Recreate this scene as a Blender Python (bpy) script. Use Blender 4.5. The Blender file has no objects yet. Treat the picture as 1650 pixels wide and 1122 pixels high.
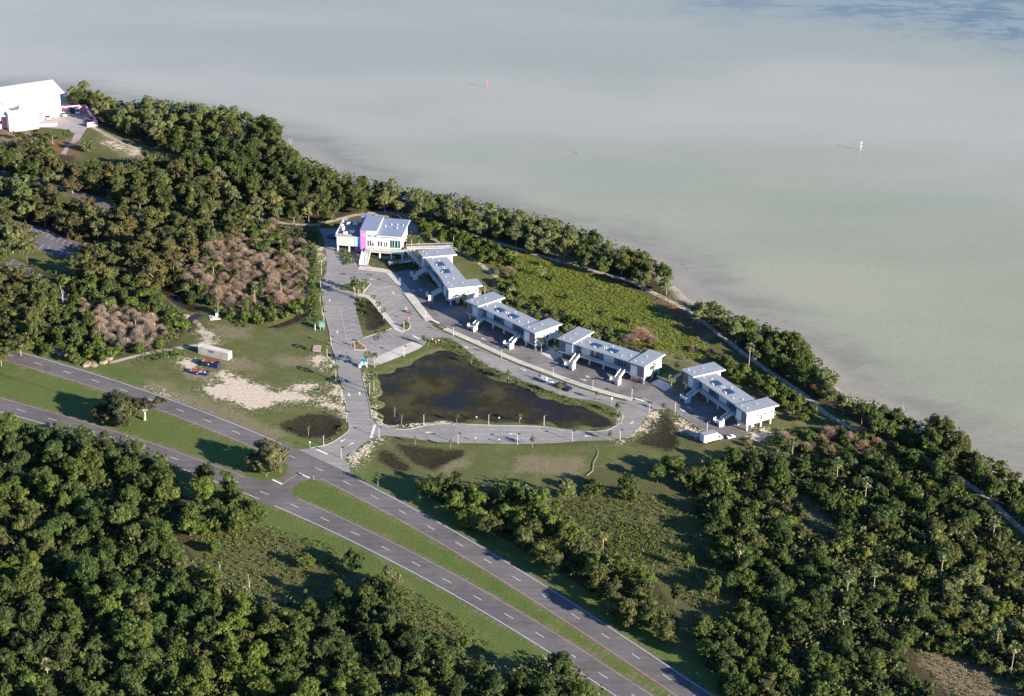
import bpy, bmesh, math, random
import numpy as np
from mathutils import Vector, Matrix
from mathutils.geometry import tessellate_polygon
random.seed(7); RNG = np.random.default_rng(11)
C = bpy.context.scene.collection
S = bpy.context.scene
# ------------------------------------------------------------------ camera, sky, sun, exposure
W, H = 1650.0, 1122.0
F, CZ, PITCH, ROLL = 3297.02, 320.487, 0.467826, 0.0209783
fw = Vector((0, math.cos(PITCH), -math.sin(PITCH)))
r0 = Vector((1, 0, 0)); u0 = r0.cross(fw)
rt = math.cos(ROLL)*r0 + math.sin(ROLL)*u0
up = -math.sin(ROLL)*r0 + math.cos(ROLL)*u0
cam = bpy.data.cameras.new('camera'); co = bpy.data.objects.new('camera', cam); C.objects.link(co)
co.matrix_world = Matrix(((rt.x, up.x, -fw.x, 0), (rt.y, up.y, -fw.y, 0), (rt.z, up.z, -fw.z, CZ), (0, 0, 0, 1)))
cam.sensor_width = 36; cam.lens = F/W*36; cam.clip_start = 1; cam.clip_end = 12000
S.camera = co
SUN_AZ, SUN_EL = math.radians(-34.8), math.radians(19.5)      # measured from +x, counter-clockwise
world = bpy.data.worlds.new('World'); S.world = world; world.use_nodes = True
nt = world.node_tree; bg = nt.nodes['Background']
sky = nt.nodes.new('ShaderNodeTexSky'); sky.sky_type = 'NISHITA'; sky.sun_disc = False
sky.sun_elevation = SUN_EL; sky.sun_rotation = math.pi/2 - SUN_AZ
sky.air_density = 1.0; sky.dust_density = 0.0; sky.ozone_density = 7.0; sky.altitude = 300
nt.links.new(sky.outputs[0], bg.inputs[0]); bg.inputs[1].default_value = 0.085
sl = bpy.data.lights.new('sun', 'SUN'); sl.energy = 5.0; sl.angle = math.radians(0.55); sl.color = (1.0, 0.885, 0.725)
so = bpy.data.objects.new('sun', sl); C.objects.link(so)
sd = Vector((math.cos(SUN_AZ)*math.cos(SUN_EL), math.sin(SUN_AZ)*math.cos(SUN_EL), math.sin(SUN_EL)))
so.rotation_euler = sd.to_track_quat('Z', 'Y').to_euler(); so.location = (300, 300, 300)
S.render.engine = 'CYCLES'
S.view_settings.view_transform = 'Standard'; S.view_settings.look = 'None'
S.view_settings.gamma = 1; S.view_settings.use_curve_mapping = False; S.view_settings.exposure = 1.42
S.cycles.max_bounces = 5; S.cycles.diffuse_bounces = 3; S.cycles.glossy_bounces = 2; S.cycles.transmission_bounces = 2
S.cycles.caustics_reflective = False; S.cycles.caustics_refractive = False

# ------------------------------------------------------------------ measuring: a photo point -> the place on the ground
FWn = np.array(fw); RTn = np.array(rt); UPn = np.array(up)
def GN(q, z=0.0):
    q = np.asarray(q, float)
    d = FWn + ((q[..., 0]-W/2)/F)[..., None]*RTn - ((q[..., 1]-H/2)/F)[..., None]*UPn
    t = (z-CZ)/d[..., 2]
    return (d*t[..., None])[..., :2]
def G(px, py, z=0.0):
    a = GN([px, py], z); return Vector((a[0], a[1], z))
def proj(p):
    d = np.array([p[0], p[1], (p[2] if len(p) > 2 else 0)-CZ]); zz = d@FWn
    return W/2+F*(d@RTn)/zz, H/2-F*(d@UPn)/zz

# ------------------------------------------------------------------ materials
def newmat(name):
    m = bpy.data.materials.new(name); m.use_nodes = True
    return m, m.node_tree, m.node_tree.nodes['Principled BSDF']
def nd(t, kind, **kw):
    n = t.nodes.new(kind)
    for k, v in kw.items(): setattr(n, k, v)
    return n
def noise(t, scale, detail=4, rough=.55, coord=None, dim='3D'):
    n = nd(t, 'ShaderNodeTexNoise'); n.inputs['Scale'].default_value = scale
    n.inputs['Detail'].default_value = detail; n.inputs['Roughness'].default_value = rough
    if coord is not None: t.links.new(coord, n.inputs['Vector'])
    return n.outputs[0]
def geo(t): return nd(t, 'ShaderNodeNewGeometry').outputs['Position']
def objc(t): return nd(t, 'ShaderNodeTexCoord').outputs['Object']
def math_(t, op, a, b=None, clamp=False):
    n = nd(t, 'ShaderNodeMath', operation=op); n.use_clamp = clamp
    for i, v in enumerate((a, b)):
        if v is None: continue
        if isinstance(v, (int, float)): n.inputs[i].default_value = v
        else: t.links.new(v, n.inputs[i])
    return n.outputs[0]
def mixc(t, f, a, b, mode='MIX'):
    n = nd(t, 'ShaderNodeMix', data_type='RGBA', blend_type=mode)
    for i, v in ((0, f), (6, a), (7, b)):
        if isinstance(v, (int, float)): n.inputs[i].default_value = v
        elif isinstance(v, tuple): n.inputs[i].default_value = (*v, 1) if len(v) == 3 else v
        else: t.links.new(v, n.inputs[i])
    return n.outputs[2]
def ramp(t, f, a, b):
    n = nd(t, 'ShaderNodeMapRange'); n.interpolation_type = 'SMOOTHSTEP'
    t.links.new(f, n.inputs[0]); n.inputs[1].default_value = a; n.inputs[2].default_value = b
    return n.outputs[0]
def bump(t, h, p, strength=.3, dist=.05):
    n = nd(t, 'ShaderNodeBump'); n.inputs['Strength'].default_value = strength; n.inputs['Distance'].default_value = dist
    t.links.new(h, n.inputs['Height']); t.links.new(n.outputs[0], p.inputs['Normal'])
def surf(name, col, rough=.7, var=.12, scale=.6, metal=0, bmp=0, spec=.5, world=True):
    m, t, p = newmat(name)
    c = geo(t) if world else objc(t)
    n1 = noise(t, scale, 5, .6, c); n2 = noise(t, scale*9, 3, .6, c)
    f = math_(t, 'ADD', math_(t, 'MULTIPLY', n1, .7), math_(t, 'MULTIPLY', n2, .3))
    lo = tuple(v*(1-2.2*var) for v in col); hi = tuple(min(v*(1+2.2*var), .95) for v in col)
    t.links.new(mixc(t, ramp(t, f, .3, .7), lo, hi), p.inputs['Base Color'])
    p.inputs['Roughness'].default_value = rough; p.inputs['Metallic'].default_value = metal
    p.inputs['Specular IOR Level'].default_value = spec
    if bmp: bump(t, n2, p, bmp)
    return m
M = {}
M['asphalt_old'] = surf('asphalt_old', (.128, .117, .118), .85, .10, .05, bmp=.2, spec=.3)
M['asphalt_new'] = surf('asphalt_new', (.245, .232, .224), .85, .09, .06, bmp=.2, spec=.3)
M['asphalt_dark'] = surf('asphalt_dark', (.165, .152, .150), .85, .16, .07, bmp=.2, spec=.3)
def asphalt(m, rot):
    t = m.node_tree; p = t.nodes['Principled BSDF']; c = p.inputs['Base Color'].links[0].from_socket
    mp = nd(t, 'ShaderNodeMapping'); t.links.new(geo(t), mp.inputs[0]); mp.inputs['Rotation'].default_value = (0, 0, -rot); mp.inputs['Scale'].default_value = (.05, 1, 1)
    mp2 = nd(t, 'ShaderNodeMapping'); t.links.new(geo(t), mp2.inputs[0]); mp2.inputs['Rotation'].default_value = (0, 0, rot)
    mp2.inputs['Scale'].default_value = (.04, .85, 1)
    n1 = noise(t, .9, 4, .6, mp2.outputs[0]); n2 = noise(t, .12, 5, .65, geo(t)); n3 = noise(t, 5, 2, .6, geo(t))
    c = mixc(t, ramp(t, n1, .35, .65), mixc(t, 1.0, c, (.88, .88, .89), 'MULTIPLY'), mixc(t, 1.0, c, (1.10, 1.09, 1.08), 'MULTIPLY'))
    c = mixc(t, ramp(t, n2, .56, .72), c, mixc(t, 1.0, c, (.76, .75, .76), 'MULTIPLY'))
    c = mixc(t, ramp(t, n3, .3, .7), mixc(t, 1.0, c, (.92, .92, .92), 'MULTIPLY'), mixc(t, 1.0, c, (1.07, 1.07, 1.07), 'MULTIPLY'))
    t.links.new(c, p.inputs['Base Color'])
asphalt(M['asphalt_old'], math.radians(45)); asphalt(M['asphalt_new'], math.radians(100)); asphalt(M['asphalt_dark'], math.radians(45))
M['concrete'] = surf('concrete', (.46, .43, .385), .8, .08, .3)
M['concrete_pad'] = surf('concrete_pad', (.47, .46, .46), .8, .06, .3)
M['paint'] = surf('road_paint', (.66, .65, .63), .7, .10, .8)
M['paint_worn'] = surf('road_paint_worn', (.48, .47, .46), .7, .14, 1.1)
M['yellow'] = surf('yellow_paint', (.50, .30, .08), .7, .12, .8)
M['white'] = surf('white_wall', (.66, .66, .64), .6, .03, .8)
M['siding'] = surf('grey_siding', (.17, .19, .235), .6, .05, 1)
M['trim'] = surf('white_trim', (.66, .66, .64), .5, .02, .8)
M['cream'] = surf('cream_wall', (.80, .74, .68), .7, .03, .5)
M['roof_metal'] = surf('roof_metal', (.300, .315, .340), .5, .04, .5, metal=.15)
M['roof_blue'] = surf('roof_blue_grey', (.25, .285, .37), .45, .04, .4, metal=.2)
M['roof_white'] = surf('roof_white', (.86, .85, .83), .5, .02, .3)
M['grey_panel'] = surf('grey_panel', (.15, .15, .165), .6, .05, 1)
M['tan_panel'] = surf('tan_panel', (.55, .51, .47), .6, .05, 1)
M['blue_panel'] = surf('blue_panel', (.33, .55, .66), .5, .04, 1)
M['purple'] = surf('purple_wall', (.44, .19, .52), .6, .04, .5)
M['pink'] = surf('pink_wall', (.80, .42, .56), .6, .05, .3)
M['teal'] = surf('teal_paint', (.02, .28, .28), .5, .05, 1)
M['green_box'] = surf('green_paint', (.16, .27, .22), .5, .05, 1)
M['blue_steel'] = surf('blue_steel', (.012, .028, .12), .45, .12, .8)
M['rust'] = surf('rusty_steel', (.28, .085, .04), .8, .2, 1)
M['red'] = surf('red_paint', (.42, .04, .035), .5, .06, 1)
M['orange'] = surf('orange_plastic', (.75, .16, .03), .5, .04, 1)
M['container'] = surf('container_paint', (.56, .50, .44), .6, .06, .5)
M['logo'] = surf('blue_lettering', (.03, .05, .16), .6, .04, 1)
M['lamp_dark'] = surf('dark_metal', (.035, .035, .045), .5, .05, 1)
M['pole'] = surf('pole_concrete', (.50, .47, .43), .8, .05, 1)
M['car_white'] = surf('car_white', (.78, .78, .78), .25, .02, 1, spec=.6)
M['car_silver'] = surf('car_silver', (.50, .50, .52), .25, .02, 1, metal=.3)
M['car_dark'] = surf('car_dark', (.012, .018, .030), .2, .03, 1, spec=.7)
M['tyre'] = surf('tyre_rubber', (.015, .015, .016), .8, .05, 2)
M['glass'] = surf('dark_glass', (.02, .027, .035), .08, .05, 1, spec=.8)
M['window'] = surf('window_glass', (.05, .085, .115), .10, .05, 1, spec=.9)
M['skylight'] = surf('solar_glass', (.022, .06, .115), .12, .06, 1, spec=.8)
M['wood'] = surf('grey_wood', (.40, .36, .32), .8, .10, 1)
M['deadwood'] = surf('dead_wood', (.34, .31, .27), .9, .12, 1)
M['bark'] = surf('bark', (.17, .13, .10), .9, .2, 1.5)
M['palm_bark'] = surf('palm_bark', (.36, .29, .22), .9, .12, 2)
M['skin'] = surf('skin', (.45, .27, .19), .6, .04, 3)
M['cloth_white'] = surf('white_cloth', (.7, .7, .72), .8, .05, 3)
M['cloth_blue'] = surf('blue_cloth', (.06, .12, .30), .8, .05, 3)
M['cloth_dark'] = surf('dark_cloth', (.03, .03, .04), .8, .05, 3)
M['rock'] = surf('limestone_rock', (.36, .32, .27), .9, .18, 1)
M['mound'] = surf('dry_brush_pile', (.30, .22, .16), .9, .22, 1.2, bmp=.5)
M['cloth_red'] = surf('red_cloth', (.35, .05, .05), .8, .05, 3)

def leafmat(name, trans=.25, rough=.6, bright=1.0, fixed=None):
    """foliage: the tint comes from the object's own colour, with leaf-to-leaf change inside the crown"""
    m, t, p = newmat(name)
    oi = nd(t, 'ShaderNodeObjectInfo')
    base = oi.outputs['Color'] if fixed is None else None
    if fixed is not None:
        rgb = nd(t, 'ShaderNodeRGB'); rgb.outputs[0].default_value = (*fixed, 1); base = rgb.outputs[0]
    c = objc(t) if fixed is None else geo(t)
    n1 = noise(t, .45, 4, .6, c); n2 = noise(t, 2.6 if fixed is None else .9, 3, .7, c)
    a = mixc(t, 1.0, base, (.62, .60, .62), 'MULTIPLY'); b = mixc(t, 1.0, base, (1.42, 1.34, 1.15), 'MULTIPLY')
    f = ramp(t, math_(t, 'ADD', math_(t, 'MULTIPLY', n1, .5), math_(t, 'MULTIPLY', n2, .5)), .36, .64)
    col = mixc(t, f, a, b)
    t.links.new(col, p.inputs['Base Color']); p.inputs['Roughness'].default_value = rough
    p.inputs['Specular IOR Level'].default_value = .35
    tr = nd(t, 'ShaderNodeBsdfTranslucent'); t.links.new(mixc(t, 1.0, col, (1.1, 1.25, .6), 'MULTIPLY'), tr.inputs[0])
    mx = nd(t, 'ShaderNodeMixShader'); mx.inputs[0].default_value = trans
    t.links.new(p.outputs[0], mx.inputs[1]); t.links.new(tr.outputs[0], mx.inputs[2])
    t.links.new(mx.outputs[0], t.nodes['Material Output'].inputs[0])
    return m
M['leaf'] = leafmat('tree_leaves', .38)
M['twig'] = leafmat('bare_twigs', .1, .9)
M['palmleaf'] = leafmat('palm_fronds', .15, .5)
M['vine'] = leafmat('vine_leaves', .35, .6, fixed=(.175, .205, .036))
M['under'] = leafmat('understory_leaves', .2, .6, fixed=(.075, .098, .032))
M['marsh'] = leafmat('marsh_grass', .25, .7, fixed=(.108, .134, .040))
M['marsh_green'] = leafmat('marsh_green', .25, .7, fixed=(.085, .125, .030))
M['swale'] = leafmat('swale_grass', .25, .7, fixed=(.080, .125, .030))
M['dryweed'] = leafmat('dry_weeds', .2, .8, fixed=(.16, .140, .062))
M['thicket'] = leafmat('thicket_leaves', .2, .6, fixed=(.070, .095, .040))
M['hedge'] = leafmat('hedge_leaves', .25, .6, fixed=(.070, .110, .025))

# ------------------------------------------------------------------ building blocks
class MB:
    def __init__(s): s.v = []; s.f = []; s.mi = []
    def add(s, v, f, mi=0):
        o = len(s.v); s.v += [tuple(p) for p in v]; s.f += [tuple(i+o for i in q) for q in f]; s.mi += [mi]*len(f); return s
    def box(s, x0, x1, y0, y1, z0, z1, mi=0):
        return s.add([(x0, y0, z0), (x1, y0, z0), (x1, y1, z0), (x0, y1, z0), (x0, y0, z1), (x1, y0, z1), (x1, y1, z1), (x0, y1, z1)],
                     [(0, 3, 2, 1), (4, 5, 6, 7), (0, 1, 5, 4), (1, 2, 6, 5), (2, 3, 7, 6), (3, 0, 4, 7)], mi)
    def slab(s, q, z0s, th, mi=0):
        """q: four corners (x,y); z0s: four top heights"""
        v = [(x, y, z-th) for (x, y), z in zip(q, z0s)] + [(x, y, z) for (x, y), z in zip(q, z0s)]
        return s.add(v, [(0, 3, 2, 1), (4, 5, 6, 7), (0, 1, 5, 4), (1, 2, 6, 5), (2, 3, 7, 6), (3, 0, 4, 7)], mi)
    def prism(s, poly, z0, z1, mi=0):
        n = len(poly); tri = tessellate_polygon([[Vector((p[0], p[1], 0)) for p in poly]])
        a = sum(poly[i][0]*poly[(i+1) % n][1]-poly[(i+1) % n][0]*poly[i][1] for i in range(n))
        v = [(p[0], p[1], z0) for p in poly]+[(p[0], p[1], z1) for p in poly]
        f = []
        for t in tri:
            t = list(t); p = [poly[i] for i in t]
            ar = (p[1][0]-p[0][0])*(p[2][1]-p[0][1])-(p[2][0]-p[0][0])*(p[1][1]-p[0][1])
            if ar < 0: t = t[::-1]
            f.append(tuple(i+n for i in t))
        for i in range(n):
            j = (i+1) % n
            f.append((i, j, j+n, i+n) if a > 0 else (j, i, i+n, j+n))
        return s.add(v, f, mi)
    def tube(s, a, b, r0, r1=None, n=6, mi=0):
        a = Vector(a); b = Vector(b); r1 = r0 if r1 is None else r1
        d = (b-a).normalized(); x = d.orthogonal().normalized(); y = d.cross(x)
        v = []
        for p, r in ((a, r0), (b, r1)):
            for k in range(n):
                t = 2*math.pi*k/n; v.append(p+r*(math.cos(t)*x+math.sin(t)*y))
        f = [(k, (k+1) % n, (k+1) % n+n, k+n) for k in range(n)]+[tuple(range(n-1, -1, -1)), tuple(range(n, 2*n))]
        return s.add(v, f, mi)
    def profile(s, pts, y0, y1, mi=0, inset=None):
        """side outline (x,z) extruded along y"""
        n = len(pts); v = [(x, y0, z) for x, z in pts]+[(x, y1, z) for x, z in pts]
        f = [tuple(range(n)), tuple(range(2*n-1, n-1, -1))]+[((i+1) % n, i, i+n, (i+1) % n+n) for i in range(n)]
        return s.add(v, f, mi)
    def mesh(s, name, mats, smooth=False):
        me = bpy.data.meshes.new(name); me.from_pydata(s.v, [], s.f)
        for m in (mats if isinstance(mats, (list, tuple)) else [mats]): me.materials.append(m)
        if any(s.mi): me.polygons.foreach_set('material_index', s.mi)
        if smooth: me.polygons.foreach_set('use_smooth', [True]*len(s.f))
        me.update(); return me
    def obj(s, name, mats, parent=None, smooth=False, **props):
        o = bpy.data.objects.new(name, s.mesh(name, mats, smooth)); C.objects.link(o)
        if parent: o.parent = parent
        for k, v in props.items(): o[k] = v
        return o
def link(name, me, parent=None, loc=None, rz=0, sc=None, color=None):
    o = bpy.data.objects.new(name, me); C.objects.link(o)
    if parent: o.parent = parent
    if loc is not None: o.location = loc
    if rz: o.rotation_euler = (0, 0, rz)
    if sc: o.scale = sc if isinstance(sc, tuple) else (sc,)*3
    if color: o.color = (*color, 1)
    return o
def thing(name, label, cat, loc=(0, 0, 0), rz=0, group=None):
    o = bpy.data.objects.new(name, None); C.objects.link(o); o.location = loc; o.rotation_euler = (0, 0, rz)
    o.empty_display_size = .5; o['label'] = label; o['category'] = cat
    if group: o['group'] = group
    return o
def tag(o, label, cat, group=None):
    o['label'] = label; o['category'] = cat
    if group: o['group'] = group
    return o
def dup(root, loc, rz, label, color=None):
    r = root.copy(); C.objects.link(r); r.location = loc; r.rotation_euler = (0, 0, rz); r['label'] = label
    for ch in root.children:
        c = ch.copy(); C.objects.link(c); c.parent = r
        for g in ch.children:
            d = g.copy(); C.objects.link(d); d.parent = c
    return r
def yaw_of(a, b): return math.atan2(b[1]-a[1], b[0]-a[0])

# ------------------------------------------------------------------ traced ground plan
def P(*q): return GN(np.array(q, float).reshape(-1, 2))
U_D = [(0, 8, 571.4), (1, 55, 584), (2, 101, 597.6), (3, 147, 611.6), (6, 286, 660), (7, 328, 676.2), (8, 374, 694.6), (11, 508.6, 753.6), (12, 553, 775), (13, 597.5, 797.6), (14, 642.4, 822), (15, 688, 847), (16, 733.4, 873), (17, 779.4, 900.4), (18, 826, 929), (19, 872.4, 958.4), (20, 921.4, 989.2), (21, 970, 1021), (22, 1018, 1053.2), (23, 1066.4, 1086)]
L_D = [(0, 27.6, 660), (1, 77, 674), (6, 323, 753.6), (8, 419.4, 792), (9, 467.6, 813), (10, 517, 834.6), (11, 564, 856), (12, 614.6, 880), (13, 664, 905.2), (14, 714, 931.6), (15, 763, 960), (16, 811.4, 988), (17, 861.8, 1019), (18, 916, 1053), (19, 964, 1083)]
def fitline(D, n0, n1):
    a = np.array(D); g = GN(a[:, 1:]); cx = np.polyfit(a[:, 0], g[:, 0], 4); cy = np.polyfit(a[:, 0], g[:, 1], 4)
    s = np.arange(a[0, 0], a[-1, 0]+.01, .25)
    core = np.stack([np.polyval(cx, s), np.polyval(cy, s)], 1)
    d0 = (core[0]-core[4])/4; d1 = (core[-1]-core[-5])/4       # straight on beyond the frame
    pre = core[0]+d0*np.arange(n0*4, 0, -1)[:, None]; post = core[-1]+d1*np.arange(1, n1*4+1)[:, None]
    return np.concatenate([pre, core, post]), n0*4
UC, U0 = fitline(U_D, 14, 20); LC, L0 = fitline(L_D, 14, 20)
def offset(line, d):
    t = np.gradient(line, axis=0); t /= np.linalg.norm(t, axis=1)[:, None]
    return line+np.stack([-t[:, 1], t[:, 0]], 1)*d            # + is the left hand side (towards the bay)
def ribbon(line, d0, d1, z, th=0):
    a = offset(line, d0); b = offset(line, d1); n = len(line)
    v = [(*p, z) for p in a]+[(*p, z) for p in b]
    f = [(i, i+1, n+i+1, n+i) if d1 > d0 else (i+1, i, n+i, n+i+1) for i in range(n-1)]
    return v, f
# polygons, each traced on the photograph and laid on the ground
ENTR = P(563,688, 563.4,691.9, 559.3,663, 555,642.4, 551,621.8, 544.8,601.2, 542.8,586.8, 538.7,570.3, 534,558, 532,541, 528.7,523.6, 524,510, 521.4,494, 519.4,477, 517.4,463.4, 520,450, 524.7,440.7, 527,425, 525.6,411, 524,396, 520,380, 513,368, 545,368, 560,380, 575,405, 575,429, 578,429.5, 612.7,433.2, 624.5,438.6,
         644,462, 653.7,470, 668.4,490, 685.8,513, 688.5,517.6, 700,524, 716,531.4, 766,553.4, 790,564.6, 836,584.8, 881,602, 927,619.2, 973,634, 1018,645.5, 1040,640, 1076,659.6, 1054,660, 1044,666, 1038,676, 1030,688, 1016,700, 1000,707, 980,710, 936,710.6, 900,714, 830,716, 740,714, 700,712, 660,706, 620,702, 597,707, 576,722, 551,738, 556,742, 562,748, 563.5,758, 569,768,
         545,762, 500,744, 470,730, 478,725.2, 500,722.4, 518,719, 530,716, 544,708, 558,698)
POND = P(700,562, 728,560, 748,572, 772,585, 795,602, 850,624, 900,643, 935,652, 968,660, 992,668, 998,676, 989,686, 958,692.5, 912,690, 876,684.5, 840,683, 780,682, 740,680, 705,680, 680,684, 655,688.5, 628,686, 612,680, 606,660, 607,635, 604,610, 608,600, 640,588, 668,574)
# the inside of the loop (pond with its banks) is an island in the pavement
LOOPIN = P(606,683, 620,688, 640,692.4, 660,691.6, 680,687, 700,683, 740,683, 780,685, 840,686, 876,687, 910,693, 950,695.6, 976,694, 990,688, 1000,680, 1003,670, 1000,663, 984,655, 960,646, 927,642.7, 892.7,633.5, 858,619.6, 823.6,605.8, 789,592, 766,578, 743,555, 720,543, 690,546, 683,559, 650,573, 614,587, 604,590, 590,586, 580,591, 583,606, 588,624, 592,638, 596.4,656.8, 598.4,675.4)
INNER = P(637.7,439.4, 657,434, 676,438, 702,462, 722,482, 760,503, 800,512, 850,548, 905,562, 960,575, 1030,603, 1075,622, 1110,634, 1135,625, 1205,654, 1228,678, 1202,701, 1182,706.5, 1160,702, 1138,697, 1115,681, 1091,666, 1078,659.2, 1041,640, 1024,641.5,
          1019,642.5, 973,631.5, 927,616.2, 881,598.7, 835,581.6, 789,561, 766,550, 720,528.4, 704,521.4, 694,515, 685.8,505, 673.8,490, 660.4,472.8, 644.4,452.7)
ISL1 = P(544,469, 545.5,463.4, 552,458, 566,454.5, 585.6,453.5, 599.6,456.7, 593.6,462, 587.5,470, 583,475, 574,474.6, 560,470)
ISL2 = P(572,477, 572.9,490, 574.9,502, 580,523.6, 585.6,545, 596,541.5, 632,529.5, 628,521, 615,506.5, 603,492.5, 591,480, 579,476.4)
ISL3 = P(640,525.5, 647,521, 656,517.2, 661.8,521, 661.8,527.6, 657,533.4, 648,531)
ISL4 = P(563.5,557, 566.8,553, 575,550, 580,553, 587,557, 592,563.7, 585.6,565, 572,564.5, 566,562)
def inpoly(pt, poly):
    x, y = pt[..., 0], pt[..., 1]; c = np.zeros(x.shape, bool); n = len(poly)
    for i in range(n):
        x0, y0 = poly[i]; x1, y1 = poly[i-1]
        if y0 == y1: continue
        c ^= ((y0 > y) != (y1 > y)) & (x < (x1-x0)*(y-y0)/(y1-y0)+x0)
    return c
def segd(pt, line, closed=True):
    d = np.full(pt.shape[:-1], 1e9); n = len(line)
    for i in range(n if closed else n-1):
        a = line[i]; b = line[(i+1) % n]; ab = b-a
        t = np.clip(((pt-a)@ab)/max(ab@ab, 1e-9), 0, 1)
        d = np.minimum(d, np.linalg.norm(pt-(a+t[..., None]*ab), axis=-1))
    return d
def sdist(pt, poly): return segd(pt, poly)*np.where(inpoly(pt, poly), 1, -1)

COAST = P(-700,150, -300,152, -60,155, 0,157, 60,156, 98,156, 112,160, 160,172, 250,186, 330,202, 400,226, 440,243, 462,238, 480,240, 500,256, 530,272, 560,288, 600,302, 640,318, 690,330, 740,341, 800,357, 850,372, 900,383, 950,392, 975,394, 1000,402, 1030,416, 1060,431, 1080,450, 1100,466, 1112,479, 1140,493, 1170,510, 1200,524, 1260,553, 1300,582, 1340,612, 1370,633, 1420,662, 1450,676, 1470,687, 1500,700, 1540,717, 1570,730, 1600,750, 1650,772, 1700,796, 1850,880, 2200,1100, 3000,1700)
coast_poly = np.concatenate([COAST, np.array([[3000., 250.], [3000., -3000.], [-3000., -3000.], [-3000., 900.]])])
PATH = P(404,349, 425,355, 445,358.5, 475,362, 510,362.5, 545,353.5, 575,346, 610,343, 660,348, 700,358, 735,370, 770,382, 800,391, 835,401, 870,412, 920,427, 980,443, 1020,455, 1065,478, 1110,501, 1150,532, 1200,571, 1240,599, 1290,632, 1330,666, 1365,686, 1400,703, 1450,721, 1500,741, 1540,766, 1590,801, 1620,830, 1650,856, 1700,890)
TRAILS = [P(300,508, 318,520, 330,535, 338,548, 320,556, 280,562, 230,571, 180,584), P(150,205, 185,225, 220,240, 250,253, 290,262),
          P(650,362, 690,382, 735,402, 770,422, 800,447, 797,478)]
DITCH = P(236,440, 250,462, 270,480, 290,494, 312,503, 326,497, 300,480, 285,468, 262,450, 250,436)
DITCH2 = P(300,512, 316,503, 328,506, 312,514, 306,525, 310,538, 302,535, 298,523)
DITCH3 = P(497,395, 490,430, 486,470, 484,500, 472,512, 440,524, 415,523, 440,529, 478,519, 492,505, 496,470, 500,430, 503,395)
RET_A = P(452,684, 470,674, 500,668, 530,668, 549,676, 553,688, 545,700, 518,706, 490,703, 465,697)
RET_B = P(636,716, 690,722, 745,727, 743,735, 697,758, 668,746)
RET_B2 = P(604,722, 622,726, 650,745, 665,760, 640,758, 612,745)
RET_C = P(1060,664, 1075,668, 1090,690, 1093,715, 1078,728, 1040,718, 1026,711, 1044,690)
RET_D = P(580,484, 596,484, 612,503, 622,522, 600,532, 590,530, 584,505)
SAND = [P(358,600, 382,608, 410,619, 430,627, 460,628, 490,632, 512,641, 540,648, 556,657, 560,672, 540,660, 505,650, 478,647, 455,652, 430,657, 410,661, 390,655, 350,640, 322,628, 335,618, 356,618, 345,606),
        P(320,531, 332,535, 345,545, 346,552, 336,556, 322,556, 325,545), P(509,576, 518,573, 524,585, 523,598, 514,594, 508,586),
        P(531,574, 540,574, 545,596, 543,602, 535,590), P(543,615, 551,622, 554,640, 545,636, 535,632), P(510,395, 522,400, 522,425, 516,430, 511,412),
        P(556,741, 566,732, 580,722, 598,710, 612,708, 600,722, 590,735, 576,748, 562,752), P(1091,668, 1138,698, 1150,705, 1120,703, 1095,694),
        P(1037,680, 1046,668, 1056,663, 1052,676, 1040,690, 1020,702, 1000,712, 1008,706), P(1205,700, 1222,690, 1248,694, 1240,708, 1215,710),
        P(232,625, 262,635, 300,655, 320,668, 300,665, 250,640), P(596,660, 606,655, 612,683, 600,678),
        P(586,600, 592,606, 600,640, 593,632), P(1000,664, 1005,672, 1004,682, 994,690, 998,676), P(165,228, 190,231, 225,243, 240,253, 215,249, 182,237),
        P(575,345, 640,341, 700,356, 690,362, 630,350), P(543,395, 560,398, 575,405, 590,428, 560,428, 545,410), P(652,356, 675,366, 700,380, 690,384, 664,374), P(545,404, 552,404, 556,430, 545,432),
        P(60,150, 100,152, 112,170, 100,176, 88,172), P(616,650, 640,645, 656,650, 640,658, 622,657), P(600,683, 700,679, 720,683, 610,690), P(280,575, 310,580, 330,600, 300,596), P(478,625, 500,616, 515,625, 500,632)]
DIRT = [P(240,610, 330,640, 420,680, 470,700, 440,712, 380,690, 300,655, 230,625), P(340,520, 400,530, 400,545, 360,545), P(345,580, 400,575, 420,595, 380,600), P(835,735, 940,740, 930,768, 830,760), P(700,745, 740,735, 760,745, 720,762),
        P(445,575, 510,575, 505,590, 450,592), P(300,590, 350,600, 350,620, 300,610), P(150,195, 200,225, 260,250, 330,280, 300,285, 220,262, 170,235), P(60,225, 130,225, 125,250, 70,250), P(0,205, 60,215, 50,240, 0,240), P(1280,790, 1320,800, 1350,850, 1310,850), P(1480,1040, 1560,1060, 1650,1110, 1640,1170, 1540,1130, 1480,1070),
        P(1170,905, 1230,960, 1210,1000, 1150,950), P(860,385, 900,400, 960,430, 950,445, 900,425), P(1070,480, 1110,500, 1150,540, 1140,560, 1090,530, 1060,495), P(800,490, 850,505, 870,520, 840,520), P(1040,560, 1110,575, 1160,590, 1120,592), P(1190,640, 1240,660, 1210,680),
        P(1240,620, 1280,660, 1300,690, 1270,670)]
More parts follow.
